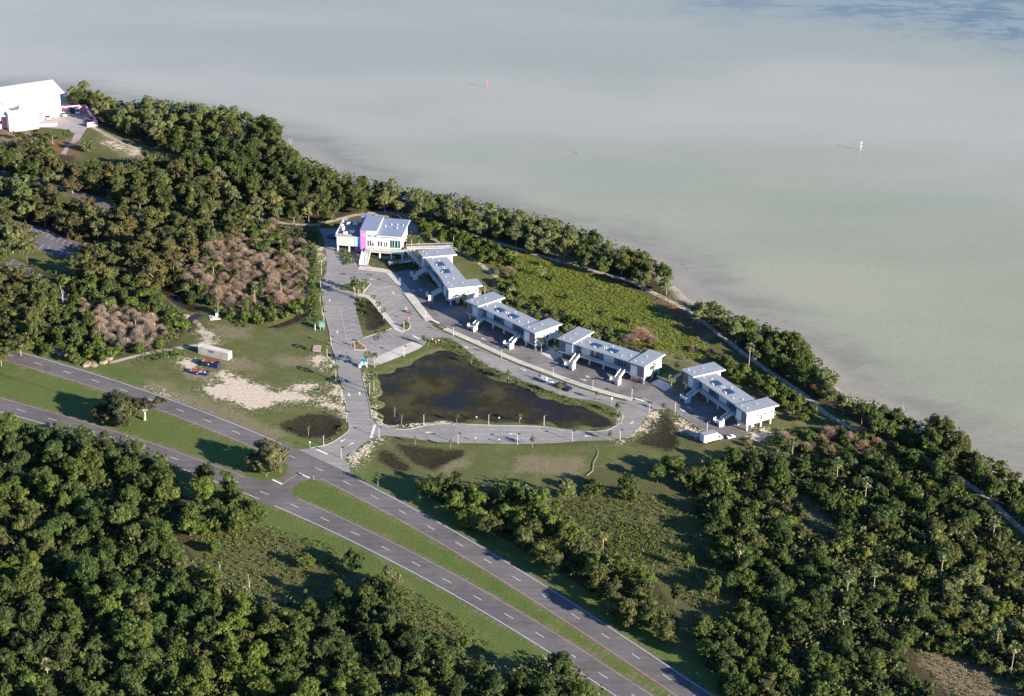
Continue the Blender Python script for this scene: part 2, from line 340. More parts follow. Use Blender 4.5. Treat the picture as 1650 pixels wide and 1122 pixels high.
ROUGH = [P(130,602, 180,582, 300,562, 330,530, 345,505, 380,515, 440,531, 480,520, 512,480, 525,470, 538,560, 548,605, 556,650, 560,690, 545,712, 480,727, 420,702, 330,655, 240,622), P(560,770, 560,735, 600,712, 700,716, 900,718, 1000,715, 1060,735, 1130,735, 1200,712, 1260,720, 1200,745, 1120,750, 1000,745, 900,775, 800,792, 680,785, 600,780),
         P(660,360, 700,372, 760,395, 795,420, 805,445, 800,475, 775,510, 745,480, 730,420, 680,400), P(1060,575, 1110,580, 1140,600, 1110,640, 1080,630, 1055,600), P(1225,640, 1262,655, 1300,672, 1345,700, 1300,735, 1220,725, 1190,712, 1240,690), P(145,205, 300,255, 280,265, 170,250, 120,240), P(580,585, 620,585, 690,550, 730,545, 1000,660, 1005,690, 900,692, 610,690, 590,640),
         P(480,380, 515,365, 530,400, 520,440, 525,500, 500,520, 470,520, 490,470), P(0,380, 100,390, 125,440, 100,450, 30,420, 0,415), P(1020,700, 1060,660, 1095,680, 1110,740, 1040,735)]
MARSH = [P(905,815, 960,795, 1060,795, 1150,850, 1190,930, 1180,985, 1120,980, 1060,930, 990,905, 900,880, 880,840), P(300,860, 400,840, 470,860, 540,880, 560,930, 500,960, 430,955, 380,935, 330,900), P(600,925, 680,960, 760,1010, 800,1040, 760,1055, 680,1010, 630,970), P(1280,780, 1340,800, 1370,850, 1320,860, 1290,820)]
VINES = [P(740,380, 800,393, 835,407, 900,426, 980,449, 1040,480, 1080,510, 1120,540, 1155,575, 1120,583, 1050,562, 1000,548, 920,520, 860,492, 820,470, 812,440, 790,415)]
THICK = [P(50,470, 90,440, 150,440, 240,445, 265,480, 300,510, 300,535, 280,558, 200,575, 130,583, 60,565, 40,540), P(285,400, 400,352, 470,362, 500,385, 493,440, 485,490, 465,512, 420,520, 380,505, 330,490, 275,465, 255,440),
         P(1130,565, 1230,610, 1310,670, 1290,680, 1230,630, 1160,590), P(660,340, 720,365, 800,395, 830,420, 800,425, 740,395, 690,375), P(780,480, 830,470, 920,510, 1010,545, 1060,570, 1020,575, 900,535, 830,510)]
MULCH = [ISL4, P(1060,470, 1100,500, 1140,540, 1120,545, 1080,510), P(1150,515, 1200,545, 1180,560), P(60,228, 130,226, 128,250, 64,250), P(735,500, 760,500, 770,512, 745,512)]
GRASS_STRIP = P(1018,645.5, 973,634, 927,619.2)

WOODS = [P(*q) for q in (
    (-200,690, 0,700, 60,712, 110,708, 160,722, 215,730, 250,755, 290,775, 320,800, 412,815, 415,850, 330,860, 300,880, 345,940, 440,990, 500,985, 540,975, 600,960, 650,1010, 695,1048, 745,1075, 800,1120, 925,1092, 1000,1230, 1000,1500, -300,1500),
    (672,795, 730,792, 815,792, 885,830, 945,885, 1050,925, 1095,1000, 1085,1040, 1000,1000, 860,905, 765,850, 710,825),
    (1115,770, 1180,755, 1280,750, 1460,755, 1540,790, 1600,850, 1800,930, 1900,1500, 1150,1500, 1130,1040, 1190,1000, 1165,900, 1120,850),
    (100,170, 340,195, 470,250, 640,320, 760,345, 900,385, 1090,462, 1075,478, 955,452, 850,415, 720,380, 620,345, 400,360, 330,320, 210,225),
    (1110,500, 1300,560, 1350,620, 1500,700, 1560,740, 1720,830, 1720,890, 1520,760, 1290,630, 1130,520),
    (-200,240, 120,240, 118,275, 262,265, 335,285, 352,315, 390,345, 410,370, 300,420, 205,450, 100,480, 60,540, -200,600))]
# ------------------------------------------------------------------ the ground: one sheet with patches of grass, sand, litter
def axis(lo, hi, step, far):
    core = np.arange(lo, hi+step/2, step); k = 22
    g = np.geomspace(step, far, k); a = np.cumsum(g)
    return np.concatenate([lo-a[::-1], core, hi+a])
X = axis(-285, 285, 1.6, 700.); Y = axis(415, 905, 1.6, 700.)
GX, GY = np.meshgrid(X, Y); pts = np.stack([GX, GY], -1)
sh = pts.shape[:2]; flat = pts.reshape(-1, 2)
near = (np.abs(flat[:, 0]) < 300) & (flat[:, 1] > 400) & (flat[:, 1] < 930)
def field(polys, w=3.0, default=0.0):
    r = np.full(len(flat), -1e3)
    for pl in polys:
        lo = pl.min(0)-10; hi = pl.max(0)+10
        k = near & (flat[:, 0] > lo[0]) & (flat[:, 0] < hi[0]) & (flat[:, 1] > lo[1]) & (flat[:, 1] < hi[1])
        if k.any(): r[k] = np.maximum(r[k], sdist(flat[k], pl))
    return np.clip(.5+r/(2*w), 0, 1), r
f_lawn = np.zeros(len(flat))
dl = np.full(len(flat), 1e3); kk = near
dl[kk] = np.minimum(segd(flat[kk], LC[::3], False)-15.5, segd(flat[kk], UC[::3], False)-11.5)
f_lawn = np.clip(.5-dl/6, 0, 1)
de = np.full(len(flat), 1e3); de[kk] = np.minimum(np.abs(segd(flat[kk], LC, False)-4.7), np.abs(segd(flat[kk], UC, False)-4.7)); f_rough, _ = field(ROUGH, 4); f_sand, _ = field(SAND, 6); f_dirt, _ = field(DIRT, 5); f_dirt = np.maximum(f_dirt, np.clip(.62-de/3.0, 0, 1)); f_marsh, _ = field(MARSH, 5)
f_wood, _ = field(WOODS, 5); f_vine, _ = field(VINES, 3); f_thick, _ = field(THICK, 3); f_mulch, _ = field(MULCH, 2)
f_ret, r_ret = field([RET_A, RET_B, RET_B2, RET_C, RET_D], 5); _, r_pond = field([POND]); _, r_ditch = field([DITCH, DITCH2, DITCH3])
dp = np.full(len(flat), 1e3); dp[kk] = segd(flat[kk], PATH, False)-1.05
for tr in TRAILS: dp[kk] = np.minimum(dp[kk], segd(flat[kk], tr, False)-.9)
f_path = np.clip(.5-dp/4, 0, 1)
dc = np.full(len(flat), 0.0)
dc = sdist(flat, coast_poly) if True else dc
z = np.zeros(len(flat))
z -= 1.3*np.clip(r_pond/9, 0, 1)**.8
z -= .5*np.clip(r_ret/5, 0, 1)
z -= .9*np.clip((r_ditch+1)/2.5, 0, 1)
sea = np.clip((6-dc)/10, 0, 1); z -= sea*1.1
z -= np.clip((-dc-4)/40, 0, 1)*4
z[~near & (dc > 0)] = 0
z -= .25*(np.clip((sdist(flat, LOOPIN))/2, 0, 1)+np.clip(sdist(flat, ISL2)/1.5, 0, 1))*(r_pond < 999)
verts = np.concatenate([flat, z[:, None]], 1)
ny, nx = sh
I = np.arange(nx*ny).reshape(ny, nx)
quads = np.stack([I[:-1, :-1], I[:-1, 1:], I[1:, 1:], I[1:, :-1]], -1).reshape(-1, 4)
def fastmesh(name, v, f, k=4):
    me = bpy.data.meshes.new(name); me.vertices.add(len(v)); me.vertices.foreach_set('co', np.ascontiguousarray(v, np.float32).ravel())
    me.loops.add(len(f)*k); me.polygons.add(len(f))
    me.loops.foreach_set('vertex_index', np.ascontiguousarray(f, np.int32).ravel())
    me.polygons.foreach_set('loop_start', np.arange(len(f), dtype=np.int32)*k)
    me.update(calc_edges=True); me.validate(); return me
gm = fastmesh('ground', verts, quads)
def attr(me, name, r, g, b):
    a = me.attributes.new(name, 'FLOAT_COLOR', 'POINT')
    a.data.foreach_set('color', np.stack([r, g, b, np.ones_like(r)], 1).astype(np.float32).ravel())
attr(gm, 'zone_a', f_lawn, f_rough, f_sand); attr(gm, 'zone_b', f_dirt, f_marsh, f_vine); attr(gm, 'zone_c', f_thick, f_mulch, f_ret)
attr(gm, 'zone_d', f_path, np.clip(.5+(4-dc)/16, 0, 1), np.clip(.5+(r_pond+2)/8, 0, 1))
attr(gm, 'zone_e', np.where(near, f_wood, 1), np.zeros(len(flat)), np.zeros(len(flat)))
m, t, p = newmat('ground_cover'); pos = geo(t)
def at3(nm):
    a = nd(t, 'ShaderNodeAttribute'); a.attribute_name = nm; s = nd(t, 'ShaderNodeSeparateColor'); t.links.new(a.outputs['Color'], s.inputs[0]); return s.outputs
A, B_, C_, D_ = at3('zone_a'), at3('zone_b'), at3('zone_c'), at3('zone_d')
E_ = at3('zone_e'); nb = noise(t, .035, 5, .6, pos); nm_ = noise(t, .16, 5, .65, pos); nf = noise(t, .9, 4, .7, pos); ng = noise(t, 3.0, 3, .7, pos)
wig = math_(t, 'SUBTRACT', math_(t, 'ADD', math_(t, 'MULTIPLY', nm_, .6), math_(t, 'MULTIPLY', nf, .4)), .5)
def mask(v, amp=.8, soft=.05, off=0.0):
    return ramp(t, math_(t, 'ADD', v, math_(t, 'MULTIPLY', wig, amp)), .5-soft+off, .5+soft+off)
fine = math_(t, 'ADD', math_(t, 'MULTIPLY', nf, .5), math_(t, 'MULTIPLY', ng, .5))
def two(a, b, f=None, lo=.4, hi=.6): return mixc(t, ramp(t, f if f is not None else fine, lo, hi), a, b)
litter = two((.035, .034, .018), (.085, .066, .038))
roughc = mixc(t, ramp(t, nm_, .42, .64), two((.078, .094, .032), (.112, .122, .044)), two((.145, .135, .066), (.112, .122, .046)))
lawnc = mixc(t, ramp(t, nb, .35, .65), two((.076, .114, .028), (.096, .134, .036)), two((.114, .136, .044), (.094, .126, .036)))
lawnc = mixc(t, math_(t, 'MULTIPLY', ramp(t, nm_, .52, .68), .55), lawnc, (.150, .138, .060))
lawnc = mixc(t, math_(t, 'MULTIPLY', ramp(t, math_(t, 'ADD', math_(t, 'MULTIPLY', nm_, .5), math_(t, 'MULTIPLY', nf, .5)), .5, .38), .35), lawnc, (.060, .085, .022))
dirtc = two((.15, .125, .075), (.25, .205, .135)); sandc = two((.42, .345, .265), (.60, .51, .41))
col = mixc(t, mask(E_[0]), mixc(t, .35, roughc, litter), litter)
col = mixc(t, mask(C_[0]), col, two((.055, .060, .026), (.10, .085, .046)))
col = mixc(t, mask(B_[1]), col, two((.12, .10, .045), (.085, .10, .035)))
col = mixc(t, mask(B_[2]), col, two((.10, .13, .025), (.14, .16, .035)))
col = mixc(t, mask(A[1], .6), col, roughc)
col = mixc(t, mask(A[0], .25), col, lawnc)
col = mixc(t, math_(t, 'MULTIPLY', mask(B_[0], 1.3, .22), .75), col, dirtc)
col = mixc(t, mask(C_[1], .4), col, two((.22, .11, .055), (.15, .085, .05)))
col = mixc(t, mask(C_[2], 1.0, .12, -.03), col, two((.050, .043, .022), (.022, .019, .014)))
col = mixc(t, mask(A[2], 2.2, .10, .05), col, sandc)
col = mixc(t, math_(t, 'MULTIPLY', math_(t, 'MULTIPLY', mask(A[2], 1.0, .25, -.12), ramp(t, nf, .52, .60)), .7), col, sandc)
col = mixc(t, mask(D_[0], .35, .10), col, two((.36, .31, .25), (.46, .40, .33)))
col = mixc(t, mask(D_[1], .5, .2), col, two((.30, .27, .23), (.40, .36, .30)))
t.links.new(col, p.inputs['Base Color']); p.inputs['Roughness'].default_value = .95; p.inputs['Specular IOR Level'].default_value = .1
bump(t, fine, p, .8, .35)
gm.materials.append(m)
ground = bpy.data.objects.new('ground', gm); C.objects.link(ground); ground['kind'] = 'structure'

# ------------------------------------------------------------------ water: the bay, the pond, the ditches
wx = axis(-420, 420, 5, 900.); wy = axis(560, 1200, 5, 900.)
WX, WY = np.meshgrid(wx, wy); wf = np.stack([WX, WY], -1).reshape(-1, 2)
wd = -sdist(wf, coast_poly)                                   # distance off the shore
DEEP = P(1010,-40, 1750,-60, 1750,110, 1650,95, 1560,75, 1480,60, 1400,50, 1250,30, 1180,55, 1080,25)
wdeep = np.clip(.5+sdist(wf, DEEP)/120, 0, 1)
I2 = np.arange(len(wf)).reshape(len(wy), len(wx))
wq = np.stack([I2[:-1, :-1], I2[:-1, 1:], I2[1:, 1:], I2[1:, :-1]], -1).reshape(-1, 4)
wm = fastmesh('bay_water', np.concatenate([wf, np.full((len(wf), 1), -.55)], 1), wq)
attr(wm, 'shore', np.clip(wd/12, 0, 1), np.clip(wd/60, 0, 1), wdeep)
m, t, p = newmat('bay_water'); pos = geo(t)
a = nd(t, 'ShaderNodeAttribute'); a.attribute_name = 'shore'; s_ = nd(t, 'ShaderNodeSeparateColor'); t.links.new(a.outputs['Color'], s_.inputs[0]); sh_ = s_.outputs
mp = nd(t, 'ShaderNodeMapping'); t.links.new(pos, mp.inputs[0]); mp.inputs['Scale'].default_value = (.45, 1, 1); mp.inputs['Rotation'].default_value = (0, 0, .25)
nb = noise(t, .012, 5, .6, mp.outputs[0]); nm_ = noise(t, .07, 5, .7, mp.outputs[0]); nf = noise(t, .5, 3, .6, mp.outputs[0])
green = mixc(t, ramp(t, nb, .35, .65), (.250, .270, .190), (.298, .300, .216))
mud = mixc(t, ramp(t, nm_, .35, .65), (.30, .27, .225), (.245, .225, .185))
sepp = nd(t, 'ShaderNodeSeparateXYZ'); t.links.new(pos, sepp.inputs[0])
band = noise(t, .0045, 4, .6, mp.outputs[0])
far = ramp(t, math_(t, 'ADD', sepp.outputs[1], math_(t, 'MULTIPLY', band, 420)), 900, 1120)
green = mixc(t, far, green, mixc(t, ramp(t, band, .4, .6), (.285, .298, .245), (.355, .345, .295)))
slope = mixc(t, ramp(t, nm_, .40, .60), (.205, .20, .160), (.262, .252, .20))
weed = math_(t, 'MULTIPLY', ramp(t, math_(t, 'ADD', math_(t, 'MULTIPLY', nm_, .7), math_(t, 'MULTIPLY', nf, .3)), .56, .66), .5)
slope = mixc(t, weed, slope, (.09, .095, .085))
col = mixc(t, ramp(t, math_(t, 'ADD', sh_[0], math_(t, 'MULTIPLY', math_(t, 'SUBTRACT', nm_, .5), .5)), .35, 1.0), mud, slope)
col = mixc(t, ramp(t, math_(t, 'ADD', sh_[1], math_(t, 'MULTIPLY', math_(t, 'SUBTRACT', nm_, .5), .35)), .15, .60), col, green)
dk = mixc(t, ramp(t, nm_, .45, .58), (.215, .262, .255), (.135, .175, .205))
col = mixc(t, ramp(t, math_(t, 'ADD', sh_[2], math_(t, 'MULTIPLY', math_(t, 'SUBTRACT', nb, .5), .9)), .35, .9), col, dk)
t.links.new(col, p.inputs['Base Color']); p.inputs['Roughness'].default_value = .28; p.inputs['IOR'].default_value = 1.333
wv = noise(t, 1.1, 3, .55, mp.outputs[0]); wv2 = noise(t, .35, 2, .5, mp.outputs[0])
bump(t, math_(t, 'ADD', wv, math_(t, 'MULTIPLY', wv2, .9)), p, .32, .25)
wm.materials.append(m); bay = bpy.data.objects.new('bay_water', wm); C.objects.link(bay); bay['kind'] = 'structure'

def watermat(name, dark, weeds, scale, amt, rough=.08):
    m, t, p = newmat(name); pos = geo(t)
    n1 = noise(t, scale, 5, .6, pos); n2 = noise(t, scale*8, 4, .7, pos)
    f = ramp(t, math_(t, 'ADD', math_(t, 'MULTIPLY', n1, .8), math_(t, 'MULTIPLY', n2, .2)), amt, amt+.16)
    w = mixc(t, ramp(t, noise(t, scale*2.3, 4, .6, pos), .4, .6), weeds, tuple(v*.55 for v in weeds))
    t.links.new(mixc(t, f, dark, w), p.inputs['Base Color'])
    p.inputs['Roughness'].default_value = rough
    t.links.new(math_(t, 'ADD', math_(t, 'MULTIPLY', f, .75), rough), p.inputs['Roughness'])
    t.links.new(math_(t, 'SUBTRACT', .17, math_(t, 'MULTIPLY', f, .15)), p.inputs['Specular IOR Level'])
    bump(t, noise(t, 1.5, 2, .5, pos), p, .15, .05)
    return m
M['pondwater'] = watermat('pond_water', (.018, .015, .011), (.060, .054, .028), .045, .43, .22)
M['ditchwater'] = watermat('ditch_water', (.040, .022, .016), (.07, .05, .03), .2, .62, .2)
def flatpoly(name, poly, z, mat, parent=None, holes=(), **props):
    tri = tessellate_polygon([[Vector((*q, 0)) for q in l] for l in (poly, *holes)]); f = []; poly = np.concatenate([poly, *holes]) if holes else poly
    for q in tri:
        a, b, c = (poly[i] for i in q)
        f.append(tuple(q) if (b[0]-a[0])*(c[1]-a[1])-(c[0]-a[0])*(b[1]-a[1]) > 0 else tuple(q[::-1]))
    return MB().add([(x, y, z) for x, y in poly], f).obj(name, mat, parent, **props)
def smooth(poly, it=2):
    p = np.array(poly)
    for _ in range(it):
        n = np.roll(p, -1, 0); p = np.stack([.75*p+.25*n, .25*p+.75*n], 1).reshape(-1, 2)
    return p
flatpoly('pond_water', smooth(POND, 2), -.30, M['pondwater'], kind='structure')
for d_ in (DITCH, DITCH2, DITCH3): flatpoly('ditch_water', smooth(d_, 1), -.35, M['ditchwater'], kind='structure')

def shrink_(poly, d):
    c = poly.mean(0); v = poly-c; l = np.linalg.norm(v, axis=1)[:, None]; return c+v*(1-d/l)
# ------------------------------------------------------------------ roads and pavements
def road(name, line, z, mat, w0=-4.4, w1=4.4):
    v, f = ribbon(line, w0, w1, z); return MB().add(v, f).obj(name, mat, kind='structure')
hw_n = road('highway_near_bay', UC, .030, M['asphalt_old']); hw_n.name = 'northern_carriageway'
hw_s = road('southern_carriageway', LC, .030, M['asphalt_old'])
cross = flatpoly('median_crossing', smooth(P(380,757, 398,771, 430,774.5, 450,771.5, 460,763, 464,752, 463,738, 452,715, 500,735, 540,775, 520,777, 500,772, 483,779, 471,788, 469,793, 470.5,799, 479,806.5, 500,822, 440,800), 0), .022, M['asphalt_old'], kind='structure')
entr = flatpoly('entrance_road', ENTR, .024, M['asphalt_new'], holes=(shrink_(smooth(LOOPIN, 1), .15), shrink_(smooth(ISL2, 1), .1)), kind='structure')
inner = flatpoly('cottage_drive', INNER, .016, M['asphalt_dark'], kind='structure')
# concrete pad and driveways
pad = flatpoly('concrete_parking_pad', P(664.5,550.5, 684,559, 650,573, 614,587, 603,584, 600,578.5, 630,565), .034, M['concrete'], kind='structure')
for k, q in enumerate([P(871,570, 888,562.5, 908,572.5, 893,581), P(1048,618, 1062,611, 1085,622, 1072,630.5)]):
    flatpoly('concrete_driveway', q, .034, M['concrete_pad'], kind='structure')
flatpoly('garden_path', P(1058,604, 1078,612.5, 1096,600, 1100,603, 1079,616.5, 1057,607.5), .040, M['concrete'], kind='structure')
flatpoly('garden_path', P(905,560.5, 906,563, 888,563.5, 880,560.5, 880,558.5, 890,561), .040, M['concrete'], kind='structure')
# islands and kerbed verges: raised, grassed, with a concrete kerb round them
M['islegrass'] = surf('island_grass', (.072, .088, .030), .95, .2, .35, bmp=.6, spec=.1)
M['mulch'] = surf('mulch', (.20, .115, .06), .95, .16, .8, bmp=.6, spec=.1)
def shrink(poly, d):
    c = poly.mean(0); v = poly-c; l = np.linalg.norm(v, axis=1)[:, None]; return c+v*(1-d/l)
def island(poly, mat, name='kerbed_island'):
    o = MB().prism([tuple(q) for q in smooth(poly, 1)], 0, .13).obj('kerb', M['concrete']); o.name = name; o['kind'] = 'structure'
    MB().prism([tuple(q) for q in smooth(shrink(poly, .45), 1)], .05, .17).obj('planting_bed', mat, o)
island(ISL1, M['islegrass']); island(ISL3, M['islegrass']); island(ISL4, M['mulch'])
# central green and loop interior show the ground sheet: lift grass sheets over the asphalt
def green(name, poly, z=.045): return flatpoly(name, poly, z, m_green, kind='structure')
m_green = ground.data.materials[0]
def groundpatch(name, poly, z, k=1):
    """a grass bed with the same patches of cover as the ground, cut to the pavement's edge"""
    poly = smooth(poly, k); lo = poly.min(0); hi = poly.max(0)
    st = 1.5; xs = np.arange(lo[0]-st, hi[0]+st, st); ys = np.arange(lo[1]-st, hi[1]+st, st)
    bm = bmesh.new(); tri = tessellate_polygon([[Vector((*q, 0)) for q in poly]])
    vs = [bm.verts.new((x, y, z)) for x, y in poly]
    for q in tri:
        try: bm.faces.new([vs[i] for i in q])
        except ValueError: pass
    for x in xs: bmesh.ops.bisect_plane(bm, geom=bm.verts[:]+bm.edges[:]+bm.faces[:], plane_co=(x, 0, 0), plane_no=(1, 0, 0))
    for y in ys: bmesh.ops.bisect_plane(bm, geom=bm.verts[:]+bm.edges[:]+bm.faces[:], plane_co=(0, y, 0), plane_no=(0, 1, 0))
    me = bpy.data.meshes.new(name); bm.normal_update()
    for f in bm.faces:
        if f.normal.z < 0: f.normal_flip()
    q = np.array([v.co[:2] for v in bm.verts]).reshape(-1, 2)
    def ff(ps, w):
        r = np.full(len(q), -1e3)
        for pl in ps: r = np.maximum(r, sdist(q, pl))
        return np.clip(.5+r/(2*w), 0, 1), r
    rp = sdist(q, POND); rp = rp+.9*np.sin(q[:, 0]*.55+2*np.sin(q[:, 1]*.3))+.7*np.sin(q[:, 1]*.8+q[:, 0]*.23); _, rr = ff([RET_A, RET_B, RET_B2, RET_C, RET_D], 1)
    for v, a_, b_ in zip(bm.verts, rp, rr):
        v.co.z = z-1.3*min(max(a_/9, 0), 1)**.8-.5*min(max(b_/5, 0), 1)
    bm.to_mesh(me); bm.free()
    z0 = np.zeros(len(q)); o1 = np.ones(len(q))
    attr(me, 'zone_a', z0, o1, ff(SAND, 6)[0]); attr(me, 'zone_b', ff(DIRT, 5)[0], z0, z0); attr(me, 'zone_c', z0, ff(MULCH, 2)[0], ff([RET_A, RET_B, RET_B2, RET_C, RET_D], 5)[0])
    attr(me, 'zone_d', z0, z0, z0)
    me.materials.append(m_green); o = bpy.data.objects.new(name, me); C.objects.link(o); o['kind'] = 'structure'; return o
ISL2G = ISL2
groundpatch('pond_bank', LOOPIN, .036, 1)
groundpatch('planted_swale', ISL2, .036, 1)
# kerbs as long low ribbons
M['kerb'] = surf('kerb_concrete', (.36, .34, .32), .8, .12, .4)
def kerb(line, w=.22, h=.13, name='kerb'):
    line = np.array(line); t = np.gradient(line, axis=0); t /= np.linalg.norm(t, axis=1)[:, None]; n = np.stack([-t[:, 1], t[:, 0]], 1)
    a = line-n*w/2; b = line+n*w/2; k = len(line); v = []
    for i in range(k): v += [(*a[i], 0), (*a[i], h), (*b[i], h), (*b[i], 0)]
    f = []
    for i in range(k-1):
        o = 4*i
        for j in range(3): f.append((o+j, o+j+4, o+j+5, o+j+1))
    return MB().add(v, f).obj(name, M['kerb'], kind='structure')
def csm(line, it=2):
    p = np.array(line)
    for _ in range(it):
        q = [p[0]]
        for i in range(len(p)-1): q += [.75*p[i]+.25*p[i+1], .25*p[i]+.75*p[i+1]]
        p = np.array(q+[p[-1]])
    return p
for ln in [P(555,642.4, 559.3,663, 563.4,691.9, 558,698, 544,708, 530,716, 518,719, 500,722.4), P(606,683.5, 620,688.3, 640,692.7, 660,692, 680,687.3, 700,683.3, 740,683.3, 780,685.3, 840,686.3, 876,687.3, 910,693.3, 950,696, 976,694.4, 990,688.4, 1000,680.4, 1003.3,670, 1000,663),
           P(517.4,463.4, 519.4,477, 521.4,494, 524,510, 528.7,523.6, 532,541, 534,558, 538.7,570.3, 542.8,586.8, 544.8,601.2, 551,621.8), P(598.4,675.4, 596.4,656.8, 592,638, 588,624, 583,606),
           P(1091,666, 1115,681, 1138,697, 1160,702), P(585.6,545, 596,541.5, 632,529.5)]:
    kerb(csm(ln))
# sidewalks: strips of separate concrete slabs
def sidewalk(name, line, w, z=.14, step=3.0):
    line = csm(line, 2); seg = np.linalg.norm(np.diff(line, axis=0), axis=1); s = np.concatenate([[0], np.cumsum(seg)])
    root = MB().add(*ribbon(line, -w/2+.04, w/2-.04, z-.04)).obj(name, M['concrete_pad'], kind='structure')
    n = max(int(s[-1]/step), 1)
    for i in range(n):
        a, b = s[-1]*i/n, s[-1]*(i+1)/n-.06
        q = np.stack([np.interp(np.linspace(a, b, 3), s, line[:, k]) for k in (0, 1)], 1)
        v, f = ribbon(q, -w/2, w/2, z); v2 = [(x, y, 0) for x, y, _ in v]
        m3 = 3; sides = [(0, 1, 1+6, 0+6), (1, 2, 8, 7), (2, 5, 11, 8), (5, 4, 10, 11), (4, 3, 9, 10), (3, 0, 6, 9)]
        MB().add(v+v2, f+[tuple(reversed(q_)) for q_ in sides]).obj('slab', M['concrete'], root)
    return root
sidewalk('front_sidewalk', P(578,431.5, 612,435.2, 628,439, 640,452, 652,466, 664,481, 680,502, 692,516.5), 3.1)
sidewalk('divider_sidewalk', P(717,530.2, 766,551.8, 789,562.6, 835,583.2, 881,600.2, 927,617.8, 973,632.7, 1019,643.9), 2.3)
sidewalk('parking_sidewalk', P(576,476, 590,477.5, 598,482, 608,493, 620,508, 632,522.5, 642,533, 650,535.8), 2.0)
# verge strip of grass beside the divider sidewalk
def stripline(a): return csm(a, 2)
v_, f_ = ribbon(stripline(P(698,523, 716,533, 766,555.4, 789,566.4, 835,586.6, 881,604, 927,621.4, 973,635.6, 1010,645.6)), -.8, .8, .05)
MB().add(v_, f_).obj('grass_verge', M['islegrass'], kind='structure')
v_, f_ = ribbon(stripline(P(650,472, 664,490, 682,514)), -.5, .5, .05)
MB().add(v_, f_).obj('grass_verge', M['islegrass'], kind='structure')

# ------------------------------------------------------------------ painted markings, each a part of its road
def stripe(parent, a, b, w, mat='paint', z=.036, name='painted_line'):
    a = np.array(a); b = np.array(b); d = (b-a)/np.linalg.norm(b-a); n = np.array([-d[1], d[0]])*w/2
    return MB().add([(*(a-n), z), (*(b-n), z), (*(b+n), z), (*(a+n), z)], [(0, 1, 2, 3)]).obj(name, M[mat], parent)
for road_, line, i0, lo, hi, cut in ((hw_n, UC, U0, -8, 40, (430, 520)), (hw_s, LC, L0, -8, 36, (395, 500))):
    for k in range(lo, hi):
        j = i0+k*4
        if j < 0 or j+1 >= len(line): continue
        stripe(road_, line[j], line[j]+(line[j+1]-line[j])*1.12, .17, name='lane_dash')
def edge_line(parent, line, off, mat, skip, w=.16):
    o = offset(line, off); px = np.array([proj((*q, 0)) for q in o]); run = []
    def flush():
        if len(run) > 1: MB().add(*ribbon(np.array(run), -w/2, w/2, .036)).obj('edge_line', M[mat], parent)
    for q, pp in zip(o, px):
        if any(a < pp[0] < b for a, b in skip): flush(); run = []
        else: run.append(q)
    flush()
edge_line(hw_n, UC, 3.65, 'paint', [(462, 568)]); edge_line(hw_n, UC, -3.65, 'yellow', [(425, 512)])
edge_line(hw_s, LC, -3.65, 'paint', [(419, 437)]); edge_line(hw_s, LC, 3.65, 'yellow', [(398, 478)])
def pstripe(parent, q, w, mat='paint', z=.036, name='painted_line'):
    g = P(*q); return stripe(parent, g[0], g[1], w, mat, z, name)
pstripe(cross, (439,773, 455,780.6), .7, name='stop_line'); pstripe(cross, (481,762.6, 499,770.6), .7, name='stop_line')
for o in (-.14, .14):
    g = P(456,779.8, 481,763.6); d = (g[1]-g[0])/np.linalg.norm(g[1]-g[0]); n = np.array([-d[1], d[0]])*o; stripe(cross, g[0]+n, g[1]+n, .12, 'yellow', name='centre_line')
    g = P(529,731, 551,717.6); d = (g[1]-g[0])/np.linalg.norm(g[1]-g[0]); n = np.array([-d[1], d[0]])*o; stripe(entr, g[0]+n, g[1]+n, .12, 'yellow', name='centre_line')
pstripe(entr, (509.4,724, 528,732), .7, name='stop_line'); pstripe(entr, (604.2,684.5, 597.8,706), .8, name='stop_line')
pstripe(entr, (665,541, 676,546.5), .7, name='stop_line'); pstripe(entr, (696,515.5, 708,521.5), .8, name='stop_line'); pstripe(inner, (1023,642, 1038,647), .6, name='stop_line')
pstripe(inner, (700,522.5, 718,530), .2)
ARROW = MB().add([(0, -.11, 0), (1.5, -.11, 0), (1.5, .11, 0), (0, .11, 0), (1.5, -.42, 0), (2.7, 0, 0), (1.5, .42, 0)], [(0, 1, 2, 3), (4, 5, 6)]).mesh('arrow_marking', M['paint'])
def arrow(parent, px, py, dx, dy, sc=1.0):
    a = G(px, py); b = G(px+dx*3, py+dy*3); rz = yaw_of(a, b); d = (b-a).normalized()*1.35*sc
    o = link('arrow_marking', ARROW, parent, (a.x-d.x, a.y-d.y, .037), rz, (sc, sc*1.3, 1))
for q in [(531.4,484.5,-.1,-1), (543.4,535.6,-.1,-1), (562.4,635.8,.2,1), (579.5,634.6,-.2,-1), (552.7,710,-1,.55), (565.9,715.6,1,-.55), (691,697,-1,0), (825,699.4,-1,0), (946.6,703,-1,0), (1018.6,681,-.8,.8), (750,559,1,.45), (843.7,596,1,.4),
          (599.6,450.3,-1,-.25), (633.7,472,.6,1), (654.4,496.8,.6,1), (570,470,.3,1), (533,590,-.1,-1)]: arrow(entr, *q)
for q in [(779.4,546.4,-1,-.45), (770,549.9,1,.45), (948,607.4,-1,-.35), (940.4,612.3,1,.35), (666.4,468.8,-.6,-1), (677.8,467.4,.6,1), (1111,658,-.9,-.5), (1100,661.5,.9,.5)]: arrow(inner, *q)
def z4(x, y): return 500+x/7.482, 430+y/7.48
for i in range(-2, 8):                                   # left hand bays
    a = z4(380+i*9.5, 590+i*48); b = z4(548+i*13, 540+i*48)
    pstripe(entr, (*a, *b), .11, 'paint_worn', name='bay_line')
pstripe(entr, (*z4(355, 480), *z4(445, 900)), .11, 'paint_worn', name='bay_line')
